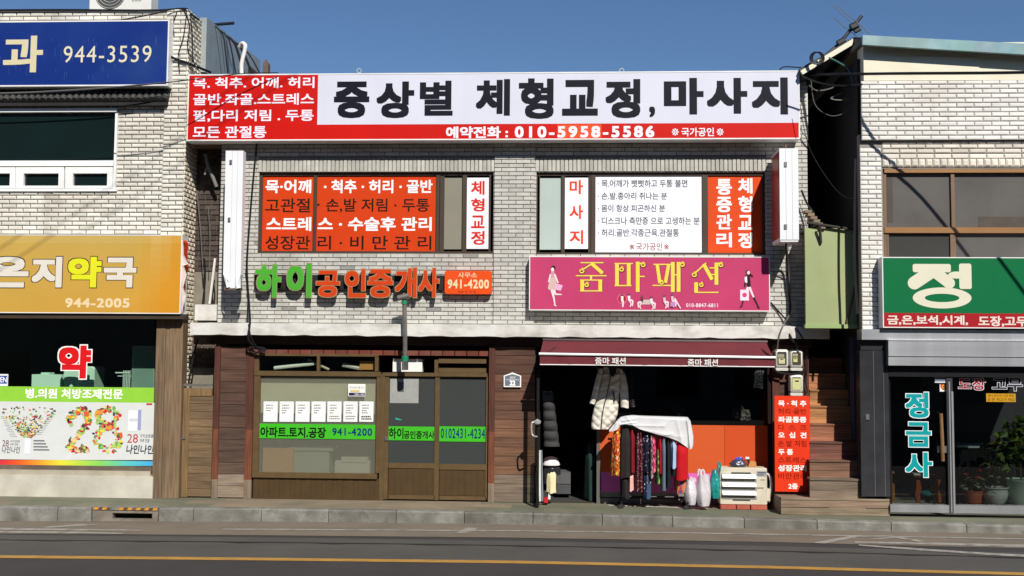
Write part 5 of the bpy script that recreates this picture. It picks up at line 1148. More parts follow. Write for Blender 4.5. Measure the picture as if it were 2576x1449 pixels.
def sleeve(b,pts,Y):
    rr=[]
    for k in range(25):
        f=k/24*(len(pts)-1); i=min(int(f),len(pts)-2); g=f-i; x,y,w_=[pts[i][q]*(1-g)+pts[i+1][q]*g for q in range(3)]
        p_=P(*px6(x,y),Y); rr.append([(p_.x+w_/3.8135/1.59/160*math.cos(a),Y+.055*math.sin(a)-.006*math.sin(k*1.3),p_.z+.01*math.sin(a*2)) for a in [2*math.pi*j/16 for j in range(16)]])
    b.rings(rr[::-1])
sleeve(b,[(480,135,28),(450,230,42),(410,400,46),(375,550,46),(338,665,42)],-.2); b.build('sleeve',M('cream_padded_cloth',(212,207,194),.7,var=.03,spec=.3),t,smooth=True)
b=B(); sleeve(b,[(770,140,26),(806,230,44),(822,400,60),(830,560,64),(838,725,58)],-.2); b.build('sleeve',M('cream_padded_cloth',(212,207,194),.7,var=.03,spec=.3),t,smooth=True)
b=B((40,38,36)); b.tube([P(*px6(622,200),-.30),P(*px6(590,400),-.29),P(*px6(540,620),-.29),P(*px6(500,800),-.30),P(*px6(476,1040),-.29)],.007,5); b.tube([P(*px6(655,470),-.285),P(*px6(685,630),-.285)],.012,5); b.build('zip',M('black_rubber',(40,40,40),.7),t)
b=B((34,32,34)); c0=P(*px6(650,150),-.22); b.rings([[(c0.x+(.07-.01*k)*math.cos(a),c0.y+.05*math.sin(a),c0.z+.05-.05*k) for a in [2*math.pi*j/14 for j in range(14)]] for k in range(4)][::-1]); b.build('collar_lining',M('black_fleece',(34,32,34),.9),t,smooth=True)
garment('jacket','dark jacket with pale patterned cuff hanging behind the cream coat','jacket',px6(850,0)[0],px6(960,0)[0],px6(0,150)[1],px6(0,620)[1],-.06,cloth('dark_jacket',(34,33,34)),dep=.05,seed=31,group='clothes in the shop doorway')
b=B((150,140,134)); b.tube([P(*px6(945,605),-.10),P(*px6(965,715),-.10)],.035,9,smooth=False); solo(b,'cuff',cloth('pale_cuff',(160,150,146),('blob',(40,40,40),[(0,(90,84,84)),(.5,(196,190,186))])),'pale patterned cuff showing below the dark jacket by the cream coat','cuff')
# doorway: puffer vest, coats, boxes, mops
px2=lambda x,y:((2050+x/1.8577)/1.5901,(1300+y/1.8577)/1.5901)
b=B((58,56,58)); Y=-.12; rr=[]
for k in range(49):
    t_=k/48; y=490+410*t_; xc=262+30*t_; w_=(36+18*t_)*(1+.10*abs(math.sin(t_*math.pi*5.5))); p_=P(*px2(xc,y),Y)
    rr.append([(p_.x+w_/1.8577/1.59/160*math.cos(a),Y+.09*(.7+.5*abs(math.sin(t_*math.pi*5.5)))*math.sin(a),p_.z) for a in [2*math.pi*j/20 for j in range(20)]])
b.rings(rr[::-1]); solo(b,'puffer_vest',cloth('black_nylon',(60,58,60)),'black puffer vest hanging just inside the open glass door','vest','clothes in the shop doorway',smooth=True)
garment('coat','dark green coat hanging inside the shop beyond the doorway','coat',px2(540,0)[0],px2(622,0)[0],px2(0,880)[1],px2(0,1290)[1],.35,cloth('dark_green_wool',(36,56,52)),dep=.2,seed=33,group='clothes in the shop doorway')
b=B(); 
for k,(y0,y1) in enumerate(((1095,1180),(1185,1255))): b.pbox(*px2(330,y0),*px2(432,y1),.55,1.0,(86,86,88) if k==0 else (70,70,72))
solo(b,'storage_boxes',M('grey_plastic_box',vc=True,rough=.6,var=.1),'two stacked grey storage drawers inside the shop doorway','drawers')
for i,(x0,x1,cc,lab) in enumerate(((186,190,(150,156,160),'grey rod leaning in the doorway nearest the door edge'),(196,201,(206,208,206),'white rod leaning in the doorway, thickest of the four'),(205,209,(190,194,196),'pale rod leaning third from the open door'),(216,224,(120,130,136),'blue grey rod leaning nearest the folded umbrellas'))):
    b=B(cc); b.tube([P(*px2(x0,930),-.30+.02*i),P(*px2(x1,1310),-.36+.02*i)],.011+.003*(i==1),7,smooth=False); solo(b,'rod',M('rod_paint',vc=True,rough=.4),lab,'rod','rods leaning inside the door')
b=B(); c0=P(*px2(290,1030),-.22)
b.rings([[(c0.x+r*math.cos(a),c0.y+r*.8*math.sin(a),c0.z+h) for a in [2*math.pi*j/16 for j in range(16)]] for r,h in ((.02,.075),(.08,.06),(.12,.02),(.13,-.02),(.11,-.03))][::-1],(214,210,208)); solo(b,'sun_hat',cloth('white_cap_cloth',(212,208,206)),'white sun hat perched on the umbrellas in the doorway','hat',smooth=True)
b=B((44,40,42)); c0=P(*px2(285,1005),-.2); b.rings([[(c0.x+r*math.cos(a),c0.y+r*.7*math.sin(a),c0.z+h) for a in [2*math.pi*j/14 for j in range(14)]] for r,h in ((.02,.06),(.09,.04),(.12,-.0),(.10,-.03))][::-1],None); solo(b,'dark_hat',cloth('dark_hat_cloth',(54,40,44)),'dark hat lying on top of the white sun hat','hat',smooth=True)
garment('bag','crumpled black bag hanging under the white sun hat','bag',px2(236,0)[0],px2(350,0)[0],px2(0,1045)[1],px2(0,1115)[1],-.2,M('black_plastic',(40,40,42),.3),dep=.08,seed=41,folds=5,group='bits and pieces by the shop door')
garment('umbrella','cream folded umbrella standing in the shop doorway','umbrella',px2(262,0)[0],px2(326,0)[0],px2(0,1075)[1],px2(0,1245)[1],-.24,cloth('cream_cloth',(226,212,170)),dep=.06,seed=42,top=.4,group='bits and pieces by the shop door')
garment('umbrella','black folded umbrella to the left of the cream one','umbrella',px2(230,0)[0],px2(266,0)[0],px2(0,1085)[1],px2(0,1180)[1],-.2,cloth('black_cloth',(36,35,40)),dep=.05,seed=43,group='bits and pieces by the shop door')
b=B((236,236,232)); b.tube([P(*px2(276,1235),-.24),P(*px2(272,1295),-.25)],.02,7,smooth=False); b.tube([P(*px2(256,1200),-.2),P(*px2(258,1250),-.2)],.016,7,(50,70,150),smooth=False); solo(b,'umbrella_tips',M('rod_paint',vc=True,rough=.4),'white and blue tips below the folded umbrellas','umbrella')
b=B((170,30,34)); b.pbox(*px2(234,1283),*px2(264,1322),-.3,-.2); solo(b,'red_box',M('red_plastic',(178,30,36),.5),'small red plastic box on the ground inside the door','box')
# display window contents
for i,(x0,x1,y0,y1,lab) in enumerate(((930,1040,640,700,'black handbag on the window shelf at its left end'),(1090,1165,620,690,'low rounded black handbag on the window shelf'),(1170,1290,600,680,'wide black handbag on the window shelf behind the sheet'))):
    b=B((54,52,54)); a_,c_=px2(x0-60 if i==0 else x0,y0),px2(x1-60 if i==0 else x1,y1+15); X0,X1,Z0,Z1=rc(*a_,*c_,.14); b.prism(rrect(X0,X1,Z0,Z1,.05),.14,.3,None,.03); solo(b,'handbag',M('black_leather',(62,58,60),.4),lab,'handbag','handbags on the window shelf',smooth=True)
b=B((60,54,50)); a_,c_=px2(830,705),px2(1892,738); b.pbox(*a_,*c_,.1,.45); solo(b,'window_shelf',M('dark_shelf',(44,40,38),.6),'dark shelf behind the display window above the orange panels','shelf')
b=B((150,140,130)); a_,c_=px2(1634,630),px2(1776,742); X0,X1,Z0,Z1=rc(*a_,*c_,.12); b.prism([(X0,Z0),(X1,Z0),(X1-.02,Z1),(X0+.03,Z1)],.12,.26,None,.02); b.tube([(X0+.1,.12,Z1-.05),(X0+.15,.1,Z1+.06),(X1-.15,.1,Z1+.06),(X1-.1,.12,Z1-.05)],.01,5)
solo(b,'tote_bag',cloth('tote_print',(160,150,140),('blob',(22,22,22),[(0,(80,72,70)),(.47,(170,160,150)),(.58,(206,200,192))])),'pale patterned tote bag standing in the display window','bag')
garment('shawl','grey lace shawl hanging at the right of the display window','shawl',px2(1790,0)[0],px2(1880,0)[0],px2(0,335)[1],px2(0,470)[1],.15,cloth('grey_lace',(92,92,94),('blob',(50,50,50),[(0,(40,40,42)),(.5,(110,110,112))])),dep=.05,seed=51,group='clothes in the shop doorway')
# carrier bags
def bag(label,mat,x0,x1,ytop,ybot,Y,dep,handles,seed,neck=.5):
    rng=random.Random(seed); b=B(); n=26; rows=16; rr=[]; pb=P((x0+x1)/2,ybot,Y); zb_=max(pb.z,.006); zt_=P((x0+x1)/2,ytop,Y).z; hw=(x1-x0)/2/163
    jit=[[rng.uniform(-1,1) for _ in range(n)] for _ in range(rows+1)]
    for k in range(rows+1):
        t_=k/rows; s_=(.72+.28*math.sin(min(1,t_*2.2)*math.pi/2))*(1-(1-neck)*max(0,(t_-.45)/.55)**1.3)
        rr.append([(pb.x+hw*s_*math.cos(a)*(1+.012*jit[k][j]+.04*math.sin(3*a+seed+k*.3)),Y+dep*s_*math.sin(a)*(1+.02*jit[k][j]+.08*math.sin(4*a+seed+k*.2)),zb_+(zt_-zb_)*t_+.006*jit[k][(j*3)%n]*(0<k)) for j,a in enumerate([2*math.pi*j/n for j in range(n)])])
    b.rings(rr); o=b.build('carrier_bag',mat,None,label,'bag','bags of goods outside the clothes shop')
    if handles:
        h=B()
        for (xa,xb_,yh) in handles:
            q=[P(xa,ytop+4,Y-.03),P(xa+.15*(xb_-xa),yh+4,Y-.03),P((xa+xb_)/2,yh,Y-.03),P(xb_-.15*(xb_-xa),yh+4,Y-.03),P(xb_,ytop+4,Y-.03)]; h.tube(q,.014,5)
        h.build('bag_handle',mat,o)
    return o
m_wp=M('white_polythene',(204,198,202),.3,var=.04,bump=.4,bsc=9,spec=.6); m_tp=M('teal_polythene',(20,140,136),.28,var=.1,bump=.6,bsc=22,spec=.6); m_np=M('navy_polythene',(58,62,84),.25,var=.1,bump=.6,bsc=22,spec=.7)
px8=lambda x,y:((2700+x/4.391)/1.5901,(1750+y/4.391)/1.5901)
q=px8
bag('tall white polythene carrier bag standing in front of the pink panel',m_wp,q(375,0)[0],q(630,0)[0],q(0,650)[1],q(0,1195)[1],-.50,.15,[(q(400,0)[0],q(452,0)[0],q(0,565)[1]),(q(455,0)[0],q(520,0)[0],q(0,570)[1])],3,.72)
bag('smaller creased white polythene bag beside the wheel of the rail',m_wp,q(165,0)[0],q(385,0)[0],q(0,750)[1],q(0,1175)[1],-.46,.13,[(q(255,0)[0],q(310,0)[0],q(0,705)[1]),(q(320,0)[0],q(360,0)[0],q(0,720)[1])],8,.66)
bag('teal polythene bag squeezed beside the condenser unit',m_tp,q(600,0)[0],q(800,0)[0],q(0,560)[1],q(0,1060)[1],-.40,.15,[(q(750,0)[0],q(800,0)[0],q(0,440)[1])],11,.35)
o=bag('round navy polythene bag tied with a blue knot on top of the condenser unit',m_np,q(960,0)[0],q(1265,0)[0],q(0,390)[1],q(0,515)[1],-.28,.12,None,15,.45)
# condenser unit on bricks
YA=-.44
t=T('condenser_unit','beige air conditioner outdoor unit with three bright louvres standing on bricks','air conditioner',(P(1870,1270,YA).x,YA,.1))
X0,X1,Z0,Z1=rc(1811,1177,1930,1270,YA); ZB=Z0
b=B((206,198,178)); b.prism(rrect(X0,X1,Z0,Z1,.02),YA,YA+.28,None,.012); b.build('casing',M('beige_casing',(204,196,176),.45,var=.05,sc=4,dirt=.25,dsc=5,dcol=(150,138,116)),t)
b=B(); L0,L1,_,_=rc(1817,1193,1902,1260,YA-.02)
zf=lambda v:P(1860,(1750+v/4.391)/1.5901,YA-.02).z
b.box(L0-.01,L1+.01,YA-.004,YA+.01,zf(1090),zf(640),(50,50,50)); b.build('louvre_recess',M('grey_plastic_panel',(128,126,122),.6),t)
for za,zb_ in ((645,790),(790,937),(937,1088)):
    b=B((226,226,224)); A_,B_,Cc=zf(za),zf(za+70),zf(zb_-6)
    b.rings([[(x_,YA-.006,A_),(x_,YA-.030,A_-.008),(x_,YA-.058,B_),(x_,YA-.052,B_-.004),(x_,YA-.006,B_+.004)] for x_ in (L0,L1)]); b.build('louvre',M('white_plastic',(228,228,228),.3,var=.02),t)
b=B((60,58,54)); 
for v0,v1,u0,u1 in ((612,640,985,1335),(1088,1112,1012,1325)): X_,X2,Za,Zb=rc(*q(u0,v0),*q(u1,v1),YA-.003); b.prism(rrect(X_,X2,Za,Zb,.012),YA-.003,YA-.0005)
b.build('grip_recess',M('dark_plastic',(52,52,52),.6),t)
b=B(); b.pbox(*q(1436,592),*q(1612,684),YA-.002,YA-.0006,(150,152,154)); b.pbox(*q(1450,604),*q(1596,630),YA-.003,YA-.0021,(96,98,104)); b.pbox(*q(1450,640),*q(1560,668),YA-.003,YA-.0021,(110,112,116)); b.pbox(*q(1490,718),*q(1592,788),YA-.002,YA-.0006,(206,204,176)); 
for v in (736,756): b.pbox(*q(1500,v),*q(1582,v+8),YA-.003,YA-.0021,(84,84,84))
b.build('rating_label',m_vin,t); text([('Summer',(*q(1436,865),*q(1562,903)),.01)],YA-.0015,(50,50,48),t,shear=.25,n=5)
b=B((206,204,198)); b.tube([P(*q(1625,640),YA+.12),P(*q(1668,680),YA+.08),P(*q(1690,800),YA+.06),P(*q(1680,960),YA+.06),P(*q(1640,1130),YA+.1)],.02,7); b.build('refrigerant_hose',M('white_pipe',(222,220,214),.5),t,smooth=True)
b=B((200,192,172)); X_,X2,Za,Zb=rc(*q(1615,900),*q(1672,1115),YA+.05); b.box(X_,X2,YA+.05,YA+.2,Za,Zb); b.build('valve_cover',M('beige_casing',(204,196,176)),t)
bx0=None
for i,(a_,c_) in enumerate(((800,1070),(1085,1318),(1336,1618))):
    X_,X2,Za,Zb=rc(*q(a_,1185),*q(c_,1255),YA-.02); b=B((170,84,66)); f=8*R(); b.prism(rrect(X_,X2,.004,max(ZB-.002,.05),.006,2),YA-.02,YA+.12,(164+f,80+f,64+f),.005)
    solo(b,'brick',M('red_brick',vc=True,rough=.9,var=.15,sc=12,bump=.3,bsc=60),['red brick under the left end of the condenser unit','red brick under the middle of the condenser unit','red brick under the right end of the condenser unit'][i],'brick','bricks under the condenser unit')
b=B((196,160,104)); X_,X2,Za,Zb=rc(*q(1283,428),*q(1435,528),-.3); b.prism([(X_,Z1+.002),(X2,Z1+.002),(X2-.01,Zb),(X_+.03,Zb+.01)],-.3,-.18,None,.006); solo(b,'carton',m_card,'small tan cardboard carton on top of the condenser unit','box')
b=B(); c0=P(*q(1115,385),-.3)
for k in range(9):
    a=k*.7; b.rings([[(c0.x+.05*math.cos(a)+.018*math.cos(u),c0.y+.03*math.sin(a),c0.z+.02*math.sin(a*1.7)+.022*math.sin(u)) for u in [2*math.pi*j/7 for j in range(7)]],[(c0.x+.01*math.cos(u),c0.y,c0.z-.02+.01*math.sin(u)) for u in [2*math.pi*j/7 for j in range(7)]]],(74,92,196))
solo(b,'bag_knot',M('blue_polythene',(74,92,196),.35,var=.1),'blue tied knot on the navy bag above the condenser unit','knot')
b=B(); 
for (u,v,u2,v2,cc) in ((1240,345,1305,380,(226,222,220)),(1255,372,1318,440,(34,32,44)),(1230,395,1275,430,(190,60,54))): b.pbox(*q(u,v),*q(u2,v2),-.27+R()*.05,-.2,cc)
solo(b,'folded_pouch',M('pouch_cloth',vc=True,rough=.7,var=.1,sc=12),'folded black, red and white pouch between the navy bag and the carton','pouch')
# ================================================================ JEWELLER WINDOW PLANTS AND STOOL
def pot(label,x0,x1,y0,y1,Y,mat,prof,rim=True):
    X0,X1,Z0,Z1=rc(x0,y0,x1,y1,Y); r=(X1-X0)/2; cx=(X0+X1)/2; t=T('potted_plant',label,'potted plant',(cx,Y+r,Z0),'potted plants behind the jeweller glass')
    b=B(); b.lathe(cx,Y+r,[(r*f,Z0+(Z1-Z0)*h) for f,h in prof],24); b.build('pot',mat,t,smooth=True)
    b=B((50,40,32)); b.lathe(cx,Y+r,[(r*.02,Z1-.03),(r*.85,Z1-.03),(r*.85,Z1-.025),(r*.02,Z1-.02)],16); b.build('soil',M('soil',(52,42,34),.95,var=.2,sc=20),t); return t,cx,Y+r,Z1
def leaves(b,c0,spread,n,size,cols,droop=.5,seed=0):
    rng=random.Random(seed)
    for k in range(n):
        d=Vector((rng.gauss(0,1),rng.gauss(0,1),rng.gauss(0,1))); d.normalize(); p_=Vector(c0)+Vector((d.x*spread[0],d.y*spread[1],d.z*spread[2]))*(rng.random()**.5)
        a=rng.random()*6.28; u=Vector((math.cos(a),math.sin(a),-droop*rng.random()*1.6)).normalized(); v=u.cross(Vector((rng.gauss(0,.5),rng.gauss(0,.5),1))).normalized(); L=size*(.6+.8*rng.random()); W_=L*.38; c_=cols[rng.randrange(len(cols))]
        nn=u.cross(v)*L*.08
        b.face([p_,p_+u*L*.35+v*W_+nn,p_+u*L-nn*2,p_+u*L*.35-v*W_+nn],c_)
m_leaf=M('leaf',vc=True,rough=.45,var=.12,sc=14,spec=.5)
YPp=YR+.10
t,cx,cy,cz=pot('small plant with red flowers in a terracotta pot behind the jeweller glass',2434,2481,1237,1268,YPp,M('terracotta',(180,88,60),.8,var=.08,sc=6),[(.0,0),(.78,0),(.9,.6),(.94,.86),(1,.88),(1,1),(.88,1),(.84,.9)])
b=B(); leaves(b,(cx,cy,cz+.10),(.17,.12,.13),150,.07,[(74,84,52),(96,104,70),(120,122,96),(60,66,44)],.3,1)
for k in range(9): a=k*.8; b.tube([(cx,cy,cz-.02),(cx+.08*math.cos(a),cy+.06*math.sin(a),cz+.12)],.004,4,(70,66,44))
b.build('foliage',m_leaf,t,recalc=False)
b=B(); 
for (dx,dz) in ((.05,.30),(.03,.21),(-.12,.25)): leaves(b,(cx+dx,cy-.08,cz+dz),(.02,.02,.02),8,.045,[(214,30,44),(230,60,70)],.2,int(dx*100))
b.build('flowers',m_leaf,t,recalc=False)
t,cx,cy,cz=pot('spindly brown plant in a round white pot with blue brushwork',2484,2550,1228,1270,YPp,M('white_glaze',(206,210,206),.15,var=.04,sc=4),[(0,0),(.66,0),(.86,.3),(.95,.62),(.88,.86),(.9,.9),(1,.94),(1,1),(.86,1),(.82,.9)])
b=B((60,70,100)); 
for (x,y,x2,y2) in ((2532,1262,2542,1248),(2536,1264,2546,1258),(2494,1238,2506,1243)): b.tube([P(x,y,YPp-.005),P((x+x2)/2+1,(y+y2)/2-1,YPp-.012),P(x2,y2,YPp-.004)],.005,4)
b.build('brushwork',m_vin,t)
b=B()
for k in range(9): a=k*.75; b.tube([(cx,cy,cz-.02),(cx+.05*math.cos(a),cy+.05*math.sin(a),cz+.25),(cx+.09*math.cos(a+1),cy+.06*math.sin(a),cz+.46)],.005,4,(92,84,62))
leaves(b,(cx-.02,cy,cz+.28),(.16,.12,.26),90,.08,[(92,88,62),(110,104,74),(70,72,48)],.8,3); leaves(b,(cx-.05,cy,cz+.62),(.12,.1,.1),40,.13,[(84,92,58),(104,104,66)],.6,4)
b.build('foliage',m_leaf,t,recalc=False)
t,cx,cy,cz=pot('tall leafy green plant in a large pale green pot at the window edge',2546,2626,1209,1272,YPp,M('celadon_glaze',(190,206,194),.15,var=.04,sc=4),[(0,0),(.72,0),(.88,.4),(.96,.9),(1,.93),(1,1),(.9,1),(.86,.92)])
b=B()
for k in range(6): a=k*1.1; b.tube([(cx,cy,cz-.02),(cx-.03+.05*math.cos(a),cy+.05*math.sin(a),cz+.4),(cx-.08+.16*math.cos(a),cy+.1*math.sin(a),cz+.85)],.008,5,(96,90,62))
leaves(b,(cx-.10,cy-.02,cz+.62),(.27,.2,.34),150,.13,[(86,112,40),(108,132,52),(64,92,36),(128,146,66)],1.1,6); leaves(b,(cx-.2,cy-.02,cz+.3),(.12,.1,.16),30,.13,[(96,120,48),(70,96,38)],1.1,7)
b.build('foliage',m_leaf,t,recalc=False)
px4=lambda x,y:((3050+x/1.7667)/1.5901,(1280+y/1.7667)/1.5901)
t=T('carved_stool','low table with wavy orange wooden legs inside the jeweller door','table',(P(*px4(1170,1292),YR+.35).x,YR+.5,0))
def wavy(pts,wd,Y,c_):
    b=B(c_); l=[];r_=[]
    for i in range(21):
        f=i/20*(len(pts)-1); k=min(int(f),len(pts)-2); g=f-k; g=g*g*(3-2*g); x=pts[k][0]*(1-g)+pts[k+1][0]*g; y=pts[k][1]*(1-(f-k))+pts[k+1][1]*(f-k)
        w_=wd*(.75+.4*math.sin(i/20*math.pi)); p_=P(*px4(x-w_,y),Y); p2=P(*px4(x+w_,y),Y); l.append((p_.x,p_.z)); r_.append((p2.x,p2.z))
    for i in range(20): b.hexa([(l[i+1][0],Y,l[i+1][1]),(r_[i+1][0],Y,r_[i+1][1]),(r_[i+1][0],Y+.06,r_[i+1][1]),(l[i+1][0],Y+.06,l[i+1][1]),(l[i][0],Y,l[i][1]),(r_[i][0],Y,r_[i][1]),(r_[i][0],Y+.06,r_[i][1]),(l[i][0],Y+.06,l[i][1])])
    return b
m_or=M('orange_lacquer',(176,84,34),.3,var=.15,sc=5)
wavy([(1100,1128),(1106,1180),(1098,1230),(1104,1290)],16,YR+.35,(176,84,34)).build('leg',m_or,t); wavy([(1242,1130),(1215,1190),(1240,1250),(1246,1292)],24,YR+.35,(176,84,34)).build('leg',m_or,t)
b=B((120,70,44)); b.pbox(*px4(1060,1100),*px4(1250,1112),YR+.3,YR+.65); b.build('table_top',M('brown_lacquer',(112,66,42),.35),t)
b=B((40,34,32)); b.pbox(*px4(1156,1232),*px4(1190,1290),YR+.4,YR+.46); b.build('pedestal',M('dark_shelf',(44,40,38),.6),t)
b=B((228,228,222)); b.pbox(*px4(1070,1085),*px4(1132,1100),YR+.34,YR+.5); solo(b,'book_pile',M('white_paper',vc=True,rough=.7,var=.03),'white books with a green cover on the carved table','book')
b=B((20,120,130)); c0=P(*px4(1165,1222),YR+.36); b.rings([[(c0.x+r*math.cos(a)*(1+.15*math.sin(3*a)),c0.y+r*.6*math.sin(a),c0.z+h) for a in [2*math.pi*j/14 for j in range(14)]] for r,h in ((.04,-.05),(.11,-.03),(.12,.0),(.06,.03))]); solo(b,'cushion',cloth('teal_cloth',(30,120,130)),'small turquoise cloth heap between the wavy table legs','cloth',smooth=True)
b=B((190,124,60)); X0,X1,Z0,Z1=rc(*px4(898,1070),*px4(934,1290),YR+.12); b.box(X0,X0+.04,YR+.12,YR+.18,Z0,Z1); b.box(X0,X1,YR+.12,YR+.4,Z0+.55*(Z1-Z0),Z0+.6*(Z1-Z0)); b.box(X1-.03,X1,YR+.12,YR+.18,Z0,Z0+.55*(Z1-Z0)); b.box(X0,X1,YR+.11,YR+.2,Z1-.03,Z1); solo(b,'wooden_chair',M('honey_wood',(186,122,60),.4,var=.12,sc=6),'edge of a honey coloured wooden chair inside the jeweller door','chair')
# ================================================================ ANTENNA AND CABLES
t=T('tv_antenna','tilted television aerial of dark boom and thin silver rods above the roof gap','antenna',(P(2050,160,-.2).x,-.2,P(2050,160,-.2).z))
Ya=-.2
b=B((34,38,48)); b.tube([P(2042,168,Ya),P(2110,112,Ya),P(2168,40,Ya)],.028,7,smooth=False); b.tube([P(2107,110,Ya-.05),P(2125,100,Ya-.05)],.05,6,smooth=False); b.build('boom',M('dark_pipe',(36,38,46),.5),t)
b=B((168,176,190))
for (x0,y0,x1,y1) in ((2096,15,2172,84),(2104,13,2186,82),(2096,43,2126,70),(2126,68,2160,95),(2150,50,2196,92)): b.tube([P(x0,y0,Ya-.03),P(x1,y1,Ya+.02)],.007,5,smooth=False)
b.build('element',M('aluminium_rod',(180,186,196),.3,metal=.7),t)
b=B((52,58,66)); b.tube([P(2140,70,Ya-.04),P(2157,62,Ya-.04)],.06,6,smooth=False); b.tube([P(2150,80,Ya-.04),P(2163,72,Ya-.04)],.035,6,smooth=False); b.build('junction_box',M('dark_pipe',(36,38,46),.5),t)
m_cb=M('black_cable',(26,26,30),.5,var=.05); m_cg=M('grey_cable',(104,102,98),.5,var=.05)
def cable(label,pts,r=.012,mat=None,grp=None,n=5,name='cable'):
    b=B(); b.tube([P(x,y,Y) for x,y,Y in pts],r,n); return solo(b,name,mat or m_cb,label,'cable',grp,smooth=True)
def up_to(px,py,Y,target):    # where a cable seen at height `target` must hang for its shadow to fall at (px,py)
    a_=P(px,py,Y); lo,hi=0.,14.
    for _ in range(40):
        k=(lo+hi)/2
        if px_of(a_+SUN*k)[1]>target: lo=k
        else: hi=k
    v=a_+SUN*k; q_=px_of(v); return (q_[0],q_[1],v.y)
c1,c2=up_to(2168,312,-.95,185),up_to(2463,648,-.95,176)
CAB=[(2016,188,-.1),c1,((c1[0]+c2[0])/2,183,(c1[2]+c2[2])/2),c2,(c2[0]+2*(c2[0]-c1[0])*.6,163,c2[2]+(c2[2]-c1[2])*1.0)]
cable('thick black overhead cable sagging past the cream board of the right roof',CAB,.022)
cable('second black overhead cable looping under the right eave',[(2016,190,-.7),(2060,208,-.7),(2120,216,-.9),(2170,212,-1.0)],.013)
cable('green grey cable drooping from the cream bargeboard',[(2085,145,-.5),(2112,158,-.5),(2135,176,-.5),(2146,210,-.5),(2152,238,-.5)],.014,M('green_cable',(70,110,100),.5))
cable('coil of black cable on the right roof slope',[(2050+14*math.cos(a*.8)+a*.4,146+15*math.sin(a*.8),-.55) for a in range(26)],.010)
cable('looped black cable end above the right end of the red roof sign',[(1968,182,.0),(1962,174,.0),(1975,168,.0),(2000,169,.0),(2020,170,.0)],.010)
cable('grey wire bow in the dark gap at the right',[(2036,215,-.5),(2055,228,-.4),(2085,224,-.3),(2100,218,-.3)],.012,m_cg); cable('pale hooked wire in the dark gap at the right',[(2138,250,-.4),(2110,252,-.4),(2090,248,-.4),(2104,240,-.4),(2118,234,-.4)],.011,m_cg)
cable('thin wire hanging in a deep loop across the right gap',[(2040,200,-.4),(2050,262,-.4),(2085,290,-.4),(2120,286,-.4),(2140,264,-.4)],.006,m_cg); cable('long thin wire crossing the right gap downwards',[(2012,262,-.5),(2032,360,-.5),(2075,440,-.6),(2120,492,-.8),(2162,502,-.95)],.005,m_cb)
cable('black cable running down beside the right brick edge to the green panel',[(2016,478,-.2),(2030,512,-.2),(2048,540,-.3),(2040,575,-.4),(2030,590,-.4)],.016)
cable('bundle of black drain cable along the right white tiles',[(2152,400,-.88),(2150,520,-.9),(2150,640,-.9),(2153,720,-.9),(2158,790,-.92)],.020)
cable('black cable dropping from the blade sign to the canopy',[(1977,612,-.5),(1980,660,-.15),(1983,720,-.08),(1988,775,-.06),(1978,812,-.1),(1990,850,-.28),(2006,868,-.24)],.018)
cable('grey cable dropping beside the black one from the blade sign',[(1979,614,-.5),(1984,680,-.15),(1988,740,-.08),(1986,790,-.06),(1972,815,-.27),(1960,846,-.27),(1955,878,-.2)],.011,m_cg)
cable('slanting black cables crossing the brick corner above the canopy',[(1938,760,-.03),(1960,785,-.03),(1985,812,-.10),(2005,830,-.28),(2020,852,-.28)],.013)
cable('black cable slack beneath the upper electricity meters',[(1946,923,-.15),(1956,936,-.18),(1985,941,-.18),(2015,938,-.15),(2024,930,-.1)],.018); cable('black cable along the timber pier to the lower meter',[(2028,880,-.1),(2030,930,-.1),(2026,960,-.1),(2030,985,-.1),(2020,1003,-.12),(2002,1000,-.12)],.012)
cable('pair of grey wire tails below the canopy at the pier',[(2004,862,-.2),(2006,880,-.2),(2012,890,-.2)],.012,m_cg)
cable('black cable falling down the left brick pier',[(646,358,-.06),(640,420,-.06),(631,520,-.06),(622,640,-.06),(622,700,-.06),(627,770,-.08),(629,812,-.27),(624,850,-.29),(640,872,-.2),(660,884,-.1)],.016)
cable('second thinner cable twisting down the left brick pier',[(618,680,-.05),(624,740,-.05),(622,800,-.1),(626,820,-.27),(632,850,-.28),(648,876,-.2)],.010)
cable('tangle of black cable at the corner of the agency window',[(640+16*math.cos(a*1.3)+a*.9,880+7*math.sin(a*1.3),-.12) for a in range(16)],.010)
cable('thin black cable crossing the foot of the blue sign',[(-60,240,-1.0),(200,228,-1.0),(425,207,-1.0),(600,186,-.6),(700,183,-.35)],.008); cable('pale cable running up across the dark tile cornice',[(-60,236,-.45),(100,231,-.45),(300,218,-.45),(424,207,-.4)],.012,m_cg)
cable('black cable from the roof edge over the blue sign',[(250,60,-.2),(340,44,-.2),(390,34,-.2),(440,22,-.15),(470,26,-.1)],.012); cable('black cable lying along the top of the left parapet',[(-40,26,-.08),(150,25,-.08),(300,26,-.08),(400,26,-.08),(465,22,-.08),(478,34,-.05),(500,50,.2)],.018)
for i,pts in enumerate(([(462,24,-.12),(476,60,-.12),(472,120,-.12),(488,160,.0)],[(478,30,-.06),(484,90,-.06),(486,150,-.06),(500,178,.1)],[(470,26,-.1),(462,90,-.13),(448,140,-.13),(452,180,-.13)],[(446,28,-.11),(436,60,-.12),(438,90,-.12)])):
    cable(['black cable bowing down the tiled corner, longest of four','black cable straight down the inner corner of the tiles','black cable curving out over the pale corner tiles','short black cable tail under the left parapet'][i],pts,.008,None,'cables on the tiled corner')
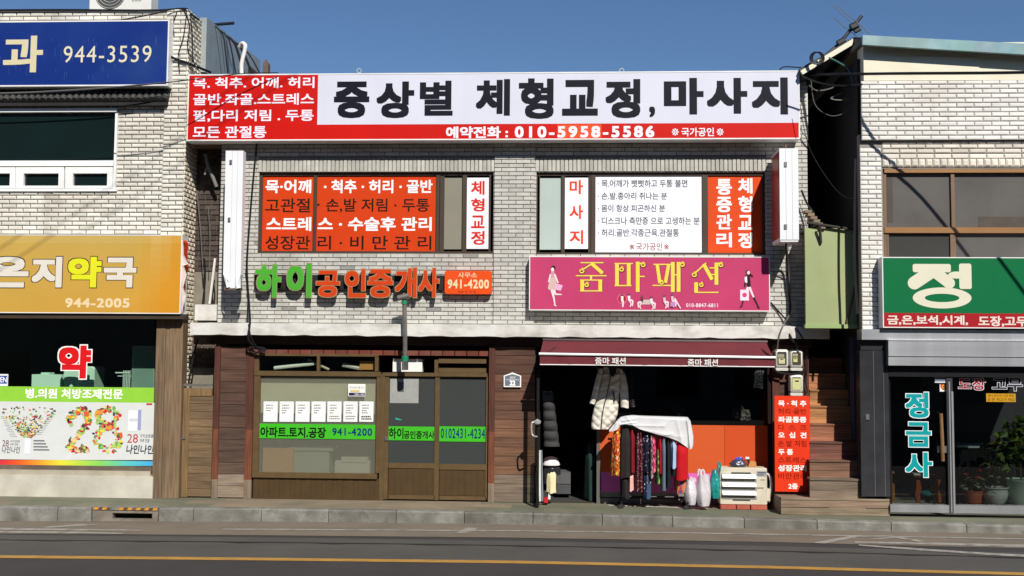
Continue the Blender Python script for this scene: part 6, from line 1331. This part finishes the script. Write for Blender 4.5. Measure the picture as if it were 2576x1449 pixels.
for i in range(5):
    x=555+i*14; cable(['black cable over the grey lean-to nearest the street','second black cable over the grey lean-to from the street','middle black cable over the grey lean-to','fourth black cable over the grey lean-to, beside the vent','black cable over the grey lean-to farthest back'][i],[(540+i*16,64+i*14,1.0+.3*i),(x+6,90+i*9,.9+.2*i),(x+12+i*3,130+i*5,.8+.2*i),(x+18+i*6,184,.7+.1*i)],.022 if i in (2,3) else .013,None,'cables over the metal lean-to')
cable('white cable bowing off the left parapet corner',[(452,24,-.1),(470,24,-.05),(480,32,.0),(472,46,.05),(464,56,.05)],.014,M('white_pipe',(222,220,214),.5))
cable('bundled black cable from the blue sign to the tiled corner',[(424,140,-.2),(445,150,-.13),(470,158,-.12),(490,166,.1),(530,182,.4)],.022)
cable('black cables hanging in the left passage',[(513,650,.2),(516,700,.2),(510,765,.1)],.016); cable('slanting black cable above the side gate',[(498,850,.1),(486,900,.1),(474,966,.05)],.016); cable('thin dark cable hanging beside the white conduit',[(534,690,.2),(540,740,.2),(538,766,.1)],.012)
cable('dark wire dangling in the upper left passage',[(495,480,.3),(503,560,.3),(508,640,.3),(512,700,.3)],.008,m_cg); cable('second wire dangling in the upper left passage',[(524,520,.3),(528,600,.3),(526,680,.3)],.007,m_cg)
# overhead lines in the street, above the frame: their shadows slant across the walls
def line_for(p0,p1,Y,k,r,label):
    a_,c_=P(*p0,Y)+SUN*k,P(*p1,Y)+SUN*k; d=c_-a_
    b=B(); b.tube([a_-d*1.5,a_,c_,c_+d*1.0],r,6,smooth=False); solo(b,'power_line',m_cb,label,'cable','overhead street cables')
line_for((384,378),(60,604),-.2,9.5,.009,'upper of two thin overhead cables whose shadows slant across the pharmacy sign')
line_for((456,394),(130,612),-.2,9.5,.009,'lower of two thin overhead cables whose shadows slant across the pharmacy sign')
# the houses across the street, behind the viewer, seen only as reflections
for i,(x0,x1,h,cc,lab) in enumerate(((-34,-9.5,11.5,(150,140,126),'beige three storey house across the street, left of the three'),(-9,9,12.6,(128,122,118),'grey four storey house across the street, the middle one'),(9.5,36,11.0,(156,132,116),'pinkish house across the street, right of the three'))):
    t=T('opposite_house',lab,'building',(x0,-22.5,rz(x0)),'houses across the street')
    b=B(cc); hs=[]
    for f in range(3):
        x=x0+1
        while x<x1-2: hs.append((x,x+1.6,rz(0)+1.0+f*3.0,rz(0)+2.5+f*3.0)); x+=2.8
    wall(b,x0,x1,rz(0)-.2,h,-22.8,-22.5,hs,cc); b.box(x0,x1,-31,-30.8,rz(0)-.2,h); b.box(x0,x0+.2,-30.8,-22.81,rz(0)-.2,h); b.box(x1-.2,x1,-30.8,-22.81,rz(0)-.2,h); b.box(x0,x1,-31,-22.5,h+.002,h+.3); b.build('wall',M('opposite_render',vc=True,rough=.9,var=.15,sc=1),t)
    b=B((40,46,50)); 
    for a_,c_,z0,z1_ in hs: b.box(a_,c_,-22.7,-22.66,z0,z1_)
    b.build('window_glass',m_gd,t)
